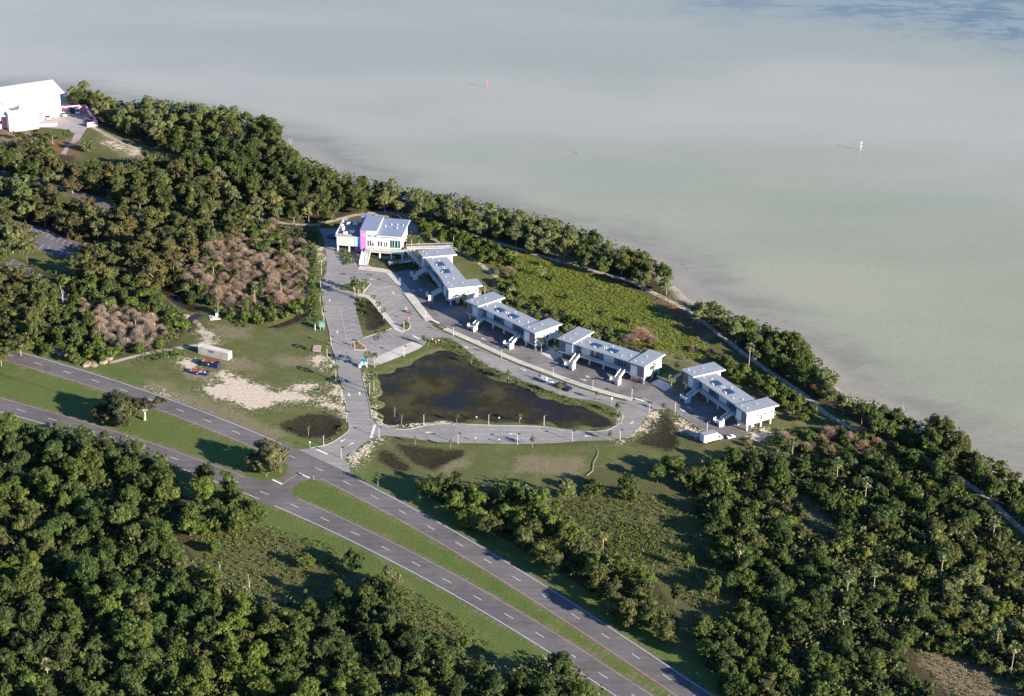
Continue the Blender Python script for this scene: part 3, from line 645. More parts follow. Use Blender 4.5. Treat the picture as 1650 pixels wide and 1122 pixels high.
for i in range(8):                                       # bays beside the sidewalk
    f = i/7.; a = z4(735+265*f, 345+330*f); b = z4(862+268*f, 262+333*f)
    pstripe(entr, (*a, *b), .11, 'paint_worn', name='bay_line')
pstripe(entr, (*z4(862, 262), *z4(985, 235)), .2, 'paint_worn'); pstripe(entr, (*z4(700, 330), *z4(850, 255)), .2, 'paint_worn')
for i in range(5): pstripe(entr, (*z4(640+i*68, 892-i*28), *z4(752+i*66, 955-i*25)), .11, 'paint_worn', name='bay_line')
for i in range(0): pstripe(pad, (*z4(855+i*52, 1085-i*22), *z4(925+i*52, 1125-i*22)), .10, 'grey_panel', .038, name='bay_line')
for i in range(8): pstripe(entr, (*z4(1003+i*17, 738+i*8), *z4(1012+i*17, 748+i*6)), .3, 'paint', .15, name='crossing_bar')
for i, x in enumerate((455,490,530,560, 620,655,690,735,780,820)):
    pstripe(entr, (580+x*.5*1.0*.55+60, 692.6, 580+x*.5*.55+66, 692.7), .12, 'paint_worn')
for x in range(14):
    pstripe(entr, (676+x*19, 692.8+.1*x, 683+x*19, 692.9+.1*x), .13, 'paint_worn', name='lane_dash'); pstripe(entr, (650+x*20, 702+.45*x*.9, 657+x*20, 702.2+.45*x*.9), .13, 'paint_worn', name='lane_dash')
for (x, y) in [(731,552), (741,557), (757,566.5), (775,578), (790,584), (810,594), (832,603), (858,611), (880,622), (905,631), (930,638), (600,430+30)]:
    pstripe(entr, (x, y, x+7, y+3), .13, 'paint_worn', name='lane_dash')
for q in ((549,455.2), (569,450+5.4-3)): pass
for a, b in (((548, 441.4), (557, 442)), ((591, 442.4), (600, 443.8))): pstripe(entr, (*a, *b), .8, 'lamp_dark', .036, name='drain_grate')

# ------------------------------------------------------------------ cottages on piers
a_, dw, e_, g_, m_, a2 = 6.46, 13.3, .66, 9.3, 22.5, 6.2
def cottage(label, x, y, yawd, blue, first=False):
    rf = M['roof_metal']
    t_ = thing('pier_cottage', label, 'cottage', (x, y, 0), math.radians(yawd), 'raised cottages along the drive')
    FZ = 2.95
    L1, R0, R1 = a_, a_+m_, a_+m_+a2
    def wing(x0, x1, zt=7.40, zr=6.75):
        MB().box(x0+.35, x1-.35, .5, dw-1.6, FZ-.35, zr-.12).obj('wall', M['white'], t_)
        r = MB().slab([(x0, 0), (x1, 0), (x1, dw), (x0, dw)], (zt, zt, zr, zr), .10).obj('roof', rf, t_)
        MB().box(x0-.03, x1+.03, -.04, .06, zt-.36, zt-.02).slab([(x0-.03, .06), (x0+.06, .06), (x0+.06, dw), (x0-.03, dw)], (zt-.06, zt-.06, zr-.06, zr-.06), .42).slab([(x1-.06, .06), (x1+.03, .06), (x1+.03, dw), (x1-.06, dw)], (zt-.06, zt-.06, zr-.06, zr-.06), .42).box(x0-.03, x1+.03, dw-.06, dw+.04, zr-.38, zr-.02).obj('fascia', M['trim'], r)
        MB().box(x0+.2, x1-.2, .35, dw-1.45, FZ-.62, FZ-.36).obj('floor_beam', M['trim'], t_)
        for vx, vy in ((.25, .12), (.62, .16), (.5, .5)):
            MB().tube((x0+vx*(x1-x0), vy*dw, zt-.1), (x0+vx*(x1-x0), vy*dw, zt+.35), .12, .12, 6).obj('roof_vent', M['trim'], t_)
    wing(0, a_); wing(R0, R1)
    # middle roof and body
    MB().box(L1+.02-.3, R0-.02+.3, 2.7, g_-.7, FZ-.3, 6.42).obj('wall', M['white'], t_)
    r = MB().slab([(L1+.05, e_), (R0-.05, e_), (R0-.05, g_), (L1+.05, g_)], (7.05, 7.05, 6.5, 6.5), .10).obj('roof', rf, t_)
    MB().box(L1+.05, R0-.05, e_-.04, e_+.06, 6.70, 7.02).box(L1+.05, R0-.05, g_-.06, g_+.04, 6.2, 6.47).obj('fascia', M['trim'], r)
    for k, cx in enumerate((L1+m_*.30, L1+m_*.60)):          # two glazed arrays, four panes each
        for j in range(4):
            x0 = cx-1.7+(j % 2)*1.75; y0 = 3.3+(j//2)*1.35
            zz = 7.05-.55*(y0-e_)/(g_-e_)
            MB().slab([(x0, y0), (x0+1.62, y0), (x0+1.62, y0+1.22), (x0, y0+1.22)], (zz+.26, zz+.26, zz+.18, zz+.18), .24).obj('solar_panel', M['skylight'], t_)
        MB().box(cx-.5, cx+.5, 2.75, 3.15, 6.85, 7.2).obj('roof_box', M['trim'], t_)
    for vx, vy in ((.06, .3), (.44, .42), (.47, .47), (.16, .5), (.80, .25), (.9, .5), (.52, .75)):
        X0, Y0 = L1+vx*m_, e_+vy*(g_-e_)
        MB().tube((X0, Y0, 6.8), (X0, Y0, 7.3), .13, .16, 6).obj('roof_vent', M['trim'], t_)
    MB().box(L1-.2, R0+.2, 2.66, 2.695, FZ-.28, 6.78).obj('siding', M['siding'], t_)
    for q0, q1 in ((0, a_), (R0, R1)): MB().box(q0+.36, q1-.36, .465, .495, FZ-.34, 7.2).obj('siding', M['siding'], t_)
    # fronts: panels proud of the wall
    def panel(x0, x1, z0, z1, y, mat, nm='wall_panel'): MB().box(x0, x1, y-.06, y+.02, z0, z1).obj(nm, M[mat], t_)
    def wpanel(x, y0, y1, z0, z1, mat, nm='wall_panel'): MB().box(x-.02, x+.06, y0, y1, z0, z1).obj(nm, M[mat], t_)
    panel(.55, 2.9, FZ-.1, 6.2, .47, 'grey_panel'); panel(3.2, 5.95, FZ-.1, 6.3, .47, 'trim')
    panel(R0+.5, R0+3.1, FZ-.1, 6.3, .47, 'trim'); panel(R0+3.4, R1-.5, FZ-.1, 6.2, .47, 'grey_panel')
    xx = L1+.5
    for wdt, mat, nm in ((1.0, 'grey_panel', 'door'), (.25, None, ''), (3.6, 'trim', 'wall_panel'), (.2, None, ''), (.9, 'window', 'window'), (.35, None, ''), (.9, 'window', 'window'), (.35, None, ''), (.9, 'window', 'window'), (.35, None, ''), (1.4, 'grey_panel', 'wall_panel'), (.15, None, ''),
                         (4.1, 'trim', 'wall_panel'), (.2, None, ''), (1.2, 'grey_panel', 'wall_panel'), (.2, None, ''), (.9, 'window', 'window'), (.35, None, ''), (.9, 'window', 'window'), (.35, None, ''), (.9, 'window', 'window'), (.35, None, ''), (1.0, 'grey_panel', 'door')):
        if mat: panel(xx, xx+wdt, FZ+(.15 if nm != 'window' else .35), 6.15, 2.66, mat, nm)
        xx += wdt
    # the end wall that faces the sun: tan panel, three small windows
    wpanel(R1-.35, 1.0, 3.6, FZ+.1, 6.3, 'tan_panel')
    for yy in (4.2, 7.2, 10.0):
        w_ = MB().box(R1-.36, R1-.27, yy, yy+1.25, 4.55, 5.2).obj('window', M['trim'], t_)
        MB().box(R1-.30, R1-.25, yy+.1, yy+1.15, 4.65, 5.1).obj('pane', M['glass'], w_)
    wpanel(R1-.35, 6.0, 6.9, FZ, 4.9, 'grey_panel', 'door')
    # porch along the front with railing, then two stairs
    MB().box(L1-.2, R0+.2, .75, 2.72, FZ-.32, FZ-.02).obj('porch_floor', M['concrete_pad'], t_)
    rail = MB(); rail.box(L1+3.6, R0-3.6, .78, .84, FZ+.95, FZ+1.03).box(L1+3.6, R0-3.6, .79, .83, FZ+.10, FZ+.16)
    n = 46
    for k in range(n+1):
        X0 = L1+3.6+(m_-7.2)*k/n; rail.box(X0-.035, X0+.035, .79, .83, FZ, FZ+.98)
    rail.obj('railing', M['trim'], t_)
    for sx in (L1+.7, R0-3.4):
        st = MB(); nst = 9; z1 = FZ-.05; z0 = 1.25
        for k in range(nst):
            zz = z1-(z1-z0)*(k+1)/nst; st.box(sx+.1, sx+1.6, .7-.42*(k+1), .7-.42*k, zz-.10, zz)
        yl = .7-.42*nst
        for q in (sx+.02, sx+1.6): st.slab([(q, yl), (q+.09, yl), (q+.09, .75), (q, .75)], (z0+.95, z0+.95, z1+1.0, z1+1.0), 1.15)
        s_o = st.obj('staircase', M['trim'], t_)
        # landing: a box store below, solid parapet, and a short second flight
        MB().box(sx-.8, sx+2.55, yl-2.0, yl, z0-.12, z0).obj('landing', M['concrete_pad'], s_o)
        lb = MB().box(sx+2.46, sx+2.56, yl-2.0, yl, .05, z0+.95).box(sx-.8, sx+2.4, yl-2.05, yl-1.97, z0, z0+.12).box(sx-.82, sx-.74, yl-2.0, yl-.9, .05, z0+.9)
        for k in range(8): lb.box(sx-.7+k*.44, sx-.66+k*.44, yl-2.04, yl-1.98, z0+.1, z0+.85)
        lb.box(sx-.8, sx+2.4, yl-2.05, yl-1.97, z0+.85, z0+.95); lb.obj('parapet', M['trim'], s_o)
        MB().box(sx+.9, sx+2.1, yl-1.5, yl-.4, .03, .8).obj('store_box', M['white'], s_o)
        s2 = MB()
        for k in range(5): s2.box(sx-.82-.34*(k+1), sx-.82-.34*k, yl-.88, yl-.05, z0-(z0)*(k+1)/6-.12, z0-(z0)*(k+1)/6)
        s2.obj('lower_flight', M['trim'], s_o)
    # piers
    for X0 in (1.0, a_-.6, a_+m_*.25, a_+m_*.5, a_+m_*.75, R0+.7, R1-1.0):
        for Y0 in ((2.2, 8.2) if L1 < X0 < R0 else (1.4, 7.0, dw-2.4)):
            MB().box(X0-.24, X0+.24, Y0-.24, Y0+.24, 0, FZ-.62).obj('pier', M['trim'], t_)
    # rear balcony and air unit
    MB().box(R0+1, R1-1, dw-1.6, dw-.2, FZ-.3, FZ-.1).box(R0+1, R1-1, dw-.26, dw-.2, FZ, FZ+.95).obj('rear_balcony', M['wood'], t_)
    MB().box(R1-3.0, R1-2.0, 4.0, 5.1, .02, 1.1).obj('air_unit', M['white'], t_)
    return t_
cottage('grey-roofed white cottage on piers, nearest the building with the purple tower', -35.97, 698.9, -69.2, 0, True)
cottage('grey-roofed white cottage on piers, second from the purple tower, above the bare divider lamps', -16.85, 656.44, -45.5, 0)
cottage('grey-roofed white cottage on piers above the dark pickup, with a reddish bare bush behind', 15.47, 627.77, -34.4, 0)
cottage('pale-roofed white cottage on piers farthest from the purple tower, beside the white box truck', 56.85, 606.79, -57.6, 0)

# ------------------------------------------------------------------ main building with the purple tower
b = thing('visitor_building', 'two-storey white building with purple tower, blue-grey metal roofs and roof terrace', 'building', (-58.3, 711.0, 0), math.radians(-7))
MB().box(-9.3, -.05, .3, 14.6, 2.9, 6.6).obj('wall', M['white'], b)
MB().box(-9.75, .0, -.1, 15.0, 6.6, 6.82).obj('terrace_floor', M['concrete_pad'], b)
MB().box(-9.2, -.4, .6, 14.2, 6.82, 6.86).obj('terrace_mat', M['grey_panel'], b)
MB().box(-8.4, -3.7, .22, .32, 3.4, 6.1).obj('wall_panel', M['tan_panel'], b)
MB().box(-2.3, -.1, .20, .32, 3.0, 6.5).obj('wall_panel', M['blue_panel'], b)
rl = MB()
for (x0, y0, x1, y1) in ((-9.6, .05, -3.6, .05), (-9.6, .05, -9.6, 14.8), (-9.6, 14.8, -3, 14.8)):
    n = int(max(abs(x1-x0), abs(y1-y0))/.6)
    rl.box(min(x0, x1)-.03, max(x0, x1)+.03, min(y0, y1)-.03, max(y0, y1)+.03, 7.8, 7.88)
    rl.box(min(x0, x1)-.02, max(x0, x1)+.02, min(y0, y1)-.02, max(y0, y1)+.02, 7.3, 7.34)
    for k in range(n+1):
        X0, Y0 = x0+(x1-x0)*k/n, y0+(y1-y0)*k/n; rl.box(X0-.04, X0+.04, Y0-.04, Y0+.04, 6.82, 7.85)
rl.obj('railing', M['trim'], b)
MB().box(-.02, 2.15, -.45, 3.2, 0, 9.95).obj('tower', M['purple'], b)
MB().box(.9, 1.7, -.50, -.46, 8.0, 8.35).obj('tower_emblem', M['trim'], b)
MB().box(2.18, 6.1, .0, 12.6, 2.95, 9.75).obj('wall', M['white'], b)
MB().slab([(-.15, -.55), (6.4, -.55), (6.4, 13.2), (-.15, 13.2)], (10.15, 10.15, 10.5, 10.5), .16).obj('roof', M['roof_blue'], b)
MB().box(6.38, 6.52, -.6, 13.25, 9.75, 10.1).box(2.2, 6.4, -.62, -.5, 9.8, 10.12).obj('fascia', M['trim'], b)
MB().box(6.12, 15.4, .3, 14.6, 2.95, 8.1).obj('wall', M['white'], b)
MB().slab([(6.2, -.6), (15.9, -.6), (16.4, 15.2), (6.2, 15.2)], (8.45, 8.45, 9.0, 9.0), .16).obj('roof', M['roof_blue'], b)
MB().box(6.3, 15.95, -.72, -.58, 8.05, 8.42).slab([(15.85, -.6), (16.0, -.6), (16.5, 15.2), (16.35, 15.2)], (8.42, 8.42, 8.97, 8.97), .36).obj('fascia', M['trim'], b)
for q in ((10.2, 9.5), (12.4, 9.8), (14.6, 9.8), (12.9, 6.5), (8.2, 7.5)):
    MB().tube((q[0], q[1], 8.5), (q[0], q[1], 9.25), .2, .25, 8).obj('roof_vent', M['trim'], b)
MB().box(-1.9, .9, 12.0, 15.0, 6.85, 10.0).obj('stair_house', M['purple'], b)
MB().box(-2.2, 1.2, 11.7, 15.3, 10.0, 10.25).obj('stair_house_roof', M['roof_blue'], b)
MB().box(-1.2, -.2, 11.93, 11.99, 6.9, 9.1).obj('door', M['cream'], b)
# front openings
for x0, x1, z0, z1 in ((2.7, 3.2, 3.6, 5.9), (3.6, 4.1, 3.6, 5.9), (4.5, 5.0, 3.6, 5.2), (2.6, 4.4, 7.6, 8.0)):
    MB().box(x0, x1, -.07, .0, z0, z1).obj('window', M['glass'], b)
for x0, x1, z0, z1 in ((6.6, 7.4, 3.5, 5.9), (7.7, 8.4, 3.5, 5.9), (9.0, 9.5, 3.5, 5.6), (9.7, 10.3, 3.5, 5.6), (11.4, 12.1, 3.4, 6.5), (12.3, 13.0, 3.4, 6.5), (13.3, 14.2, 3.4, 6.5), (14.5, 15.2, 3.4, 6.5)):
    w_ = MB().box(x0, x1, .22, .32, z0, z1).obj('window', M['trim' if x0 < 8 else 'teal' if x0 > 11 else 'white'], b)
    MB().box(x0+.12, x1-.12, .17, .24, z0+.2, z1-.12).obj('pane', M['glass'], w_)
MB().box(15.40, 15.47, 1.0, 6.0, 3.4, 6.6).obj('window', M['tan_panel'], b)
# porch, columns, grand stair
MB().box(2.0, 17.2, -3.6, .28, 2.65, 2.93).obj('porch_floor', M['concrete'], b)
pr = MB().box(4.9, 17.2, -3.6, -3.52, 3.85, 3.93).box(17.12, 17.2, -3.6, .2, 3.85, 3.93)
for k in range(25): pr.box(4.9+k*.5, 4.96+k*.5, -3.6, -3.53, 2.93, 3.9)
pr.obj('porch_railing', M['trim'], b)
for X0, Y0 in ((2.6, -3.2), (8.0, -3.2), (12.4, -3.2), (16.6, -3.2), (-9.0, .8), (-9.0, 13.8), (-4, 8), (6, 13.9), (11, 13.9), (15, 13.9), (15, 7), (10.5, 6), (5, 6), (-4.6, .8)):
    MB().box(X0-.25, X0+.25, Y0-.25, Y0+.25, 0, 2.62).obj('column', M['trim'], b)
for k in range(15):
    zz = 2.65-2.6*(k+1)/16; MB().box(1.4, 4.5, -3.6-.42*(k+1), -3.6-.42*k, zz-.12, zz).obj('step', M['trim'], b)
sr = MB()
for X0 in (1.3, 4.5):
    sr.slab([(X0, -10), (X0+.09, -10), (X0+.09, -3.6), (X0, -3.6)], (1.1, 1.1, 3.9, 3.9), .1).slab([(X0, -10), (X0+.09, -10), (X0+.09, -3.6), (X0, -3.6)], (.3, .3, 2.95, 2.95), .35)
    for k in range(14): sr.box(X0, X0+.06, -9.9+k*.46, -9.84+k*.46, .2+k*.19, 1.1+k*.197)
sr.obj('stair_railing', M['trim'], b)
MB().box(6.5, 13.5, -2.6, .2, .01, .10).obj('paved_floor', M['concrete_pad'], b)
MB().box(-2.6, -.1, 1.5, 8, 0, 2.9).obj('stair_core', M['purple'], b)
# furniture on the terrace: its own things
def local(th, x, y, z):
    c, s = math.cos(th.rotation_euler.z), math.sin(th.rotation_euler.z); return (th.location.x+x*c-y*s, th.location.y+x*s+y*c, z)
for k, (x, y, w, d, h, m0, lab) in enumerate([(-7.6, 5.0, .9, .9, 1.9, 'white', 'tall white air handling unit at the left of the terrace'), (-6.2, 2.2, 1.5, 1.0, 1.1, 'cream', 'low cream cabinet at the terrace front'), (-4.0, 3.9, 1.8, .9, 1.1, 'cream', 'wide cream cabinet in the middle of the terrace'), (-6.8, 10.5, 1.2, 1.2, 1.4, 'white', 'white rooftop unit at the back left of the terrace'), (-4.2, 11.4, 1.6, 1.0, 1.3, 'cream', 'cream rooftop unit at the back of the terrace'), (-8.4, 7.6, .7, .7, 1.7, 'trim', 'narrow white unit by the left terrace railing')]):
    o = thing('rooftop_unit', lab, 'rooftop unit', local(b, x, y, 6.86), math.radians(-7), 'units on the roof terrace')
    MB().box(-w/2, w/2, -d/2, d/2, .12, h).obj('casing', M[m0], o)
    MB().box(-w/2, -w/2+.1, -d/2, d/2, 0, .11).box(w/2-.1, w/2, -d/2, d/2, 0, .11).obj('feet', M['lamp_dark'], o)
    MB().tube((0, 0, h), (0, 0, h+.12), min(w, d)*.36, None, 10).obj('fan_cover', M['grey_panel'], o)
# elevated walks
def walkway(label, pts, w, zs, posts=True):
    pts = [Vector((*q, 0)) for q in pts]; a, c = pts; L = (c-a).length; rz = yaw_of(a, c)
    o = thing('elevated_walkway', label, 'walkway', (a.x, a.y, 0), rz)
    MB().slab([(0, -w/2), (L, -w/2), (L, w/2), (0, w/2)], (zs[0], zs[1], zs[1], zs[0]), .22).obj('deck', M['concrete_pad'], o)
    rr = MB()
    for y in (-w/2, w/2-.06):
        rr.slab([(0, y), (L, y), (L, y+.06), (0, y+.06)], (zs[0]+1.0, zs[1]+1.0, zs[1]+1.0, zs[0]+1.0), .08)
        n = int(L/.6)
        for k in range(n+1):
            zb = zs[0]+(zs[1]-zs[0])*k/n; X0 = min(L*k/n, L-.05); rr.box(X0, X0+.05, y, y+.06, zb, zb+.95)
    rr.obj('railing', M['trim'], o)
    n = max(int(L/5), 2)
    for k in range(n):
        X0 = L*(k+.5)/n
        for y in (-w/2+.15, w/2-.35): MB().box(X0-.12, X0+.12, y, y+.2, 0, min(zs)-.22).obj('post', M['trim'], o)
walkway('straight white-railed boardwalk from the tower building behind the first cottage', [(-40.8, 711.0), (-23.4, 713.2)], 2.4, (2.95, 2.95))
walkway('narrow railed walkway in shade along the front of the first cottage', [(-40.3, 708.5), (-33.6, 694.2)], 1.7, (2.93, 2.93))
walkway('low white ramp under the tower building porch', [(-47.0, 701.0), (-36.5, 704.6)], 1.3, (.45, 1.0))

# ------------------------------------------------------------------ pink and white building at the far left
pk = thing('waterfront_building', 'large white and pink building with flat white roof at the water, upper left', 'building', (-220.0, 833.0, 0), math.radians(29))
# local x runs along the front, y towards the bay
MB().box(-34, .0, 4.0, 22, 0, 8.2).obj('wall', M['pink'], pk)
MB().box(.0, 13.0, -.5, 22, 0, 8.0).obj('front_block', M['cream'], pk)
MB().box(-.3, 13.3, -.8, 9.0, 8.0, 8.35).obj('front_block_roof', M['roof_white'], pk)
MB().box(.2, 26.0, 9.05, 25, 0, 10.2).obj('rear_block', M['cream'], pk)
MB().slab([(-.5, 8.6), (28.0, 8.6), (28.0, 26), (-.5, 26)], (10.6, 10.6, 11.0, 11.0), .3).obj('roof', M['roof_white'], pk)
MB().slab([(-36, 3.2), (-.4, 3.2), (-.4, 25.5), (-36, 25.5)], (8.7, 8.7, 12, 12), .25).obj('left_roof', M['roof_white'], pk)
MB().slab([(-36, 1.2), (-.06, 1.2), (-.06, 3.2), (-36, 3.2)], (6.6, 6.6, 8.6, 8.6), .15).obj('shade_blue_roof', M['blue_panel'], pk)  # lower roof slope; the blue of its shade is put into the colour
MB().box(2.0, 5.6, 2.0, 5.5, 8.36, 8.5).obj('roof_hatch', M['glass'], pk)
MB().box(6.0, 9.4, 3.0, 5.2, 8.36, 9.5).obj('roof_unit', M['white'], pk)
for k in range(5): MB().box(-4-k*6.4, -2-k*6.4, 3.9, 3.99, 2.2, 3.8).obj('window', M['glass'], pk)
for x0, x1, z0, z1 in ((2.2, 4.0, .3, 2.7), (5.0, 6.6, 1.0, 2.7), (7.4, 9.2, 1.0, 2.7), (10.2, 11.4, 1.0, 2.7)):
    MB().box(x0, x1, -.58, -.51, z0, z1).obj('window', M['pink'], pk)
for k in range(4): MB().box(2.5+k*2.6, 2.62+k*2.6, -2.2, -.6, 3.0, 3.15).obj('porch_beam', M['pink'], pk)
MB().box(1.5, 12.5, -2.4, -.55, 0, .25).obj('porch', M['pink'], pk)
for k in range(6): MB().box(13.02+k*.8, 13.02+(k+1)*.8, 6.5, 8.5, 0, .5+k*.55).obj('step', M['pink'], pk)
for y0 in (11.5, 15.5, 19.5): MB().box(26.02, 26.10, y0, y0+1.6, 5.0, 6.6).obj('window', M['glass'], pk)
flatpoly('car_park', P(60,205, 64,190, 70,183, 92,181, 137,176, 150,200, 141,205, 128,226, 112,236, 106,250, 98,247, 116,226, 120,215, 100,208), .03, surf('pale_asphalt', (.30, .27, .27), .85, .1, .1), kind='structure')
def wallrun(label, pts, h, mat='pink', w=.35):
    g = P(*pts); root = thing('boundary_wall', label, 'wall', (g[0][0], g[0][1], 0)); g = g-g[0]
    for i in range(len(g)-1):
        d = g[i+1]-g[i]; L = np.linalg.norm(d); rz = math.atan2(d[1], d[0])
        o = MB().box(-w/2, L+w/2-.02*(i+1), -w/2, w/2, 0, h-.004*i).obj('wall_section', M[mat], root); o.location = (g[i][0], g[i][1], 0); o.rotation_euler = (0, 0, rz)
        c = MB().box(-w/2-.05, L+w/2+.03, -w/2-.07, w/2+.07, h, h+.10).obj('coping', M[mat], root); c.location = (g[i][0], g[i][1], .01*i); c.rotation_euler = (0, 0, rz)
wallrun('pink boundary wall round the far end of the upper left car park', (92,180, 137.5,175.5, 157,203, 141,205.5), 2.0)
wallrun('low pink wall between the car park and the small trees', (62,205, 78,204, 92,203), 1.3)

# ------------------------------------------------------------------ vehicles
WHEEL = None
def wheels(root, xs, yw, r=.36, w=.24):
    for x in xs:
        for s in (-1, 1):
            o = MB().tube((0, -w/2, 0), (0, w/2, 0), r, None, 12).obj('wheel', M['tyre'], root); o.location = (x, s*yw, r)
            MB().tube((0, -w/2-.01, 0), (0, w/2+.01, 0), r*.55, None, 8).obj('rim', M['car_silver'], o)
def car(name, label, cat, px, py, rz, mat, kind='sedan', L=4.6, Wd=1.8, group=None):
    g = G(px, py); o = thing(name, label, cat, (g.x, g.y, .03), rz, group); h = L/2; y = Wd/2
    if kind == 'pickup':
        MB().profile([(-h, .45), (h, .45), (h, .95), (h-.1, 1.08), (.75, 1.15), (.7, 1.12), (-h, 1.12)], -y, y).obj('body', M[mat], o)
        MB().box(-h+.12, -.95, -y+.12, y-.12, 1.0, 1.125).obj('cargo_bed', M['lamp_dark'], o)
        MB().slab([(-.55, -y+.22), (.35, -y+.22), (.35, y-.22), (-.55, y-.22)], (1.86,)*4, .06).obj('cab_roof', M[mat], o)
        gl = MB().add([(-.85, -y+.08, 1.12), (1.15, -y+.08, 1.12), (1.15, y-.08, 1.12), (-.85, y-.08, 1.12), (-.55, -y+.22, 1.81), (.35, -y+.22, 1.81), (.35, y-.22, 1.81), (-.55, y-.22, 1.81)], [(0, 1, 5, 4), (1, 2, 6, 5), (2, 3, 7, 6), (3, 0, 4, 7)]); gl.obj('windows', M['glass'], o)
        wheels(o, (-h+1.05, h-.95), y-.12, .40)
    else:
        zt = 1.75 if kind in ('van', 'suv') else 1.42; zb = .95 if kind != 'sedan' else .88
        back = -h+.1 if kind in ('van', 'suv') else -h+.75
        MB().profile([(-h, .32), (h, .32), (h+.02, .62), (h-.12, zb-.12), (h-.95, zb), (-h+.05, zb), (-h-.02, .7)], -y, y).obj('body', M[mat], o)
        x1, x2 = (h-.95, h-1.55) if kind in ('van', 'suv') else (h-1.15, h-1.9)
        MB().add([(back, -y+.05, zb), (x1, -y+.05, zb), (x1, y-.05, zb), (back, y-.05, zb), (back+.35, -y+.2, zt-.05), (x2, -y+.2, zt-.05), (x2, y-.2, zt-.05), (back+.35, y-.2, zt-.05)], [(0, 1, 5, 4), (1, 2, 6, 5), (2, 3, 7, 6), (3, 0, 4, 7)]).obj('windows', M['glass'], o)
        MB().box(back+.33, x2+.02, -y+.18, y-.18, zt-.05, zt).obj('roof', M[mat], o)
        wheels(o, (-h+.85, h-.9), y-.1, .34)
    for s in (-1, 1): MB().box(h-.02, h+.03, s*y*.72-.16, s*y*.72+.16, .66, .82).obj('headlight', M['car_silver'], o)
    return o
def dirz(px, py, qx, qy): return yaw_of(G(px, py), G(qx, qy))
car('parked_car', 'white van parked beside the pink stairs of the waterfront building', 'van', 77, 191, dirz(75, 183, 80, 197), 'car_white', 'van', 5.2, 1.95, 'cars in the upper left car park')
car('parked_car', 'small white car alone in the middle of the walled car park', 'car', 102.5, 186.5, dirz(99, 182, 106, 189), 'car_white', 'sedan', 4.3, 1.8, 'cars in the upper left car park')
car('parked_car', 'dark car parked against the pink wall', 'car', 115.5, 181, dirz(112, 175, 119, 187), 'car_dark', 'suv', 4.6, 1.85, 'cars in the upper left car park')
car('parked_car', 'white sport utility car parked beside the dark car at the pink wall', 'car', 124.5, 182, dirz(121, 175, 128, 189), 'car_white', 'suv', 4.9, 1.95, 'cars in the upper left car park')
car('parked_car', 'silver pickup in the corner of the pink wall', 'pickup', 145, 194, dirz(152, 194, 138, 191), 'car_silver', 'pickup', 5.2, 1.9, 'cars in the upper left car park')
RZ = dirz(880, 615, 910, 627)
car('pickup_truck', 'dark pickup truck towing a white boat on the pond drive', 'pickup', 908, 626.5, RZ, 'car_dark', 'pickup', 6.2, 2.1)
car('parked_car', 'small white golf cart in the shade at the end of the cottage drive', 'golf cart', 1177.5, 706.3, dirz(1172, 708, 1184, 704.5), 'car_white', 'sedan', 2.8, 1.3)
car('parked_car', 'blue car half hidden under the left side of the tower building', 'car', 537, 384, dirz(530, 382, 545, 383), 'blue_steel', 'sedan', 4.4, 1.8)
# boat trailer and boat
g = G(880.5, 617.0)
tr = thing('boat_trailer', 'two-wheeled trailer carrying the white boat behind the dark pickup', 'trailer', (g.x, g.y, .03), RZ)
MB().box(-2.6, 2.6, -.65, -.55, .5, .6).box(-2.6, 2.6, .55, .65, .5, .6).box(-2.4, -2.3, -.6, .6, .42, .5).box(.4, .5, -.6, .6, .42, .5).box(2.5, 4.0, -.05, .05, .5, .6).obj('frame', M['car_silver'], tr)
wheels(tr, (-.9,), .95, .32)
bt = thing('motor_boat', 'white open motor boat with outboard resting on its trailer', 'boat', (g.x, g.y, .66), RZ)
n = 9; vs = []
for i in range(n):
    f = i/(n-1); x = -2.8+5.9*f; w = 1.05*(1-max(0, (f-.45)/.55)**2.1)+.03; zt = .72+.28*f*f; zk = .0+.42*max(0, f-.55)**1.4*1.6
    vs += [(x, -w, zt), (x, -w*.8, .30+zk*.5), (x, 0, zk), (x, w*.8, .30+zk*.5), (x, w, zt), (x, w*.82, zt-.02), (x, w*.7, .34+zk*.5), (x, -w*.7, .34+zk*.5), (x, -w*.82, zt-.02)]
fs = []
for i in range(n-1):
    for j in range(9): fs.append((i*9+j, i*9+(j+1) % 9, (i+1)*9+(j+1) % 9, (i+1)*9+j))
fs += [(0, 1, 2, 3, 4, 5, 6, 7, 8)]
MB().add(vs, fs).obj('hull', M['car_white'], bt)
MB().box(-.5, .1, -.35, .35, .34, 1.25).obj('console', M['white'], bt); MB().box(-1.3, -.8, -.5, .5, .34, .75).obj('seat', M['cream'], bt); MB().box(.95, 1.35, -.4, .4, .4, .62).obj('bow_seat', M['lamp_dark'], bt)
MB().box(-3.35, -2.85, -.2, .2, .75, 1.45).box(-3.2, -3.0, -.08, .08, -.2, .76).obj('outboard_motor', M['lamp_dark'], bt)
# box truck
g0, g1 = G(1130, 715), G(1161, 707); rz = yaw_of(g0, g1); g = (g0+g1)/2
bx = thing('box_truck', 'white box truck parked on the grass below the last cottage', 'truck', (g.x, g.y, 0), rz)
MB().box(-3.5, 1.6, -1.2, 1.2, .75, 3.3).obj('cargo_box', M['car_white'], bx)
MB().box(-3.52, 1.62, -1.22, 1.22, 3.3, 3.36).obj('box_roof', M['roof_metal'], bx)
MB().profile([(1.65, .5), (3.9, .5), (3.95, 1.15), (3.1, 1.35), (2.55, 2.15), (1.65, 2.2)], -1.0, 1.0).obj('cab', M['car_white'], bx)
MB().profile([(2.55, 1.32), (3.02, 1.36), (2.55, 2.02), (1.95, 2.05), (1.95, 1.32)], -1.02, 1.02).obj('side_window', M['glass'], bx)
MB().add([(3.12, -.85, 1.37), (3.12, .85, 1.37), (2.60, .85, 2.12), (2.60, -.85, 2.12)], [(0, 1, 2, 3)]).obj('windscreen', M['glass'], bx)
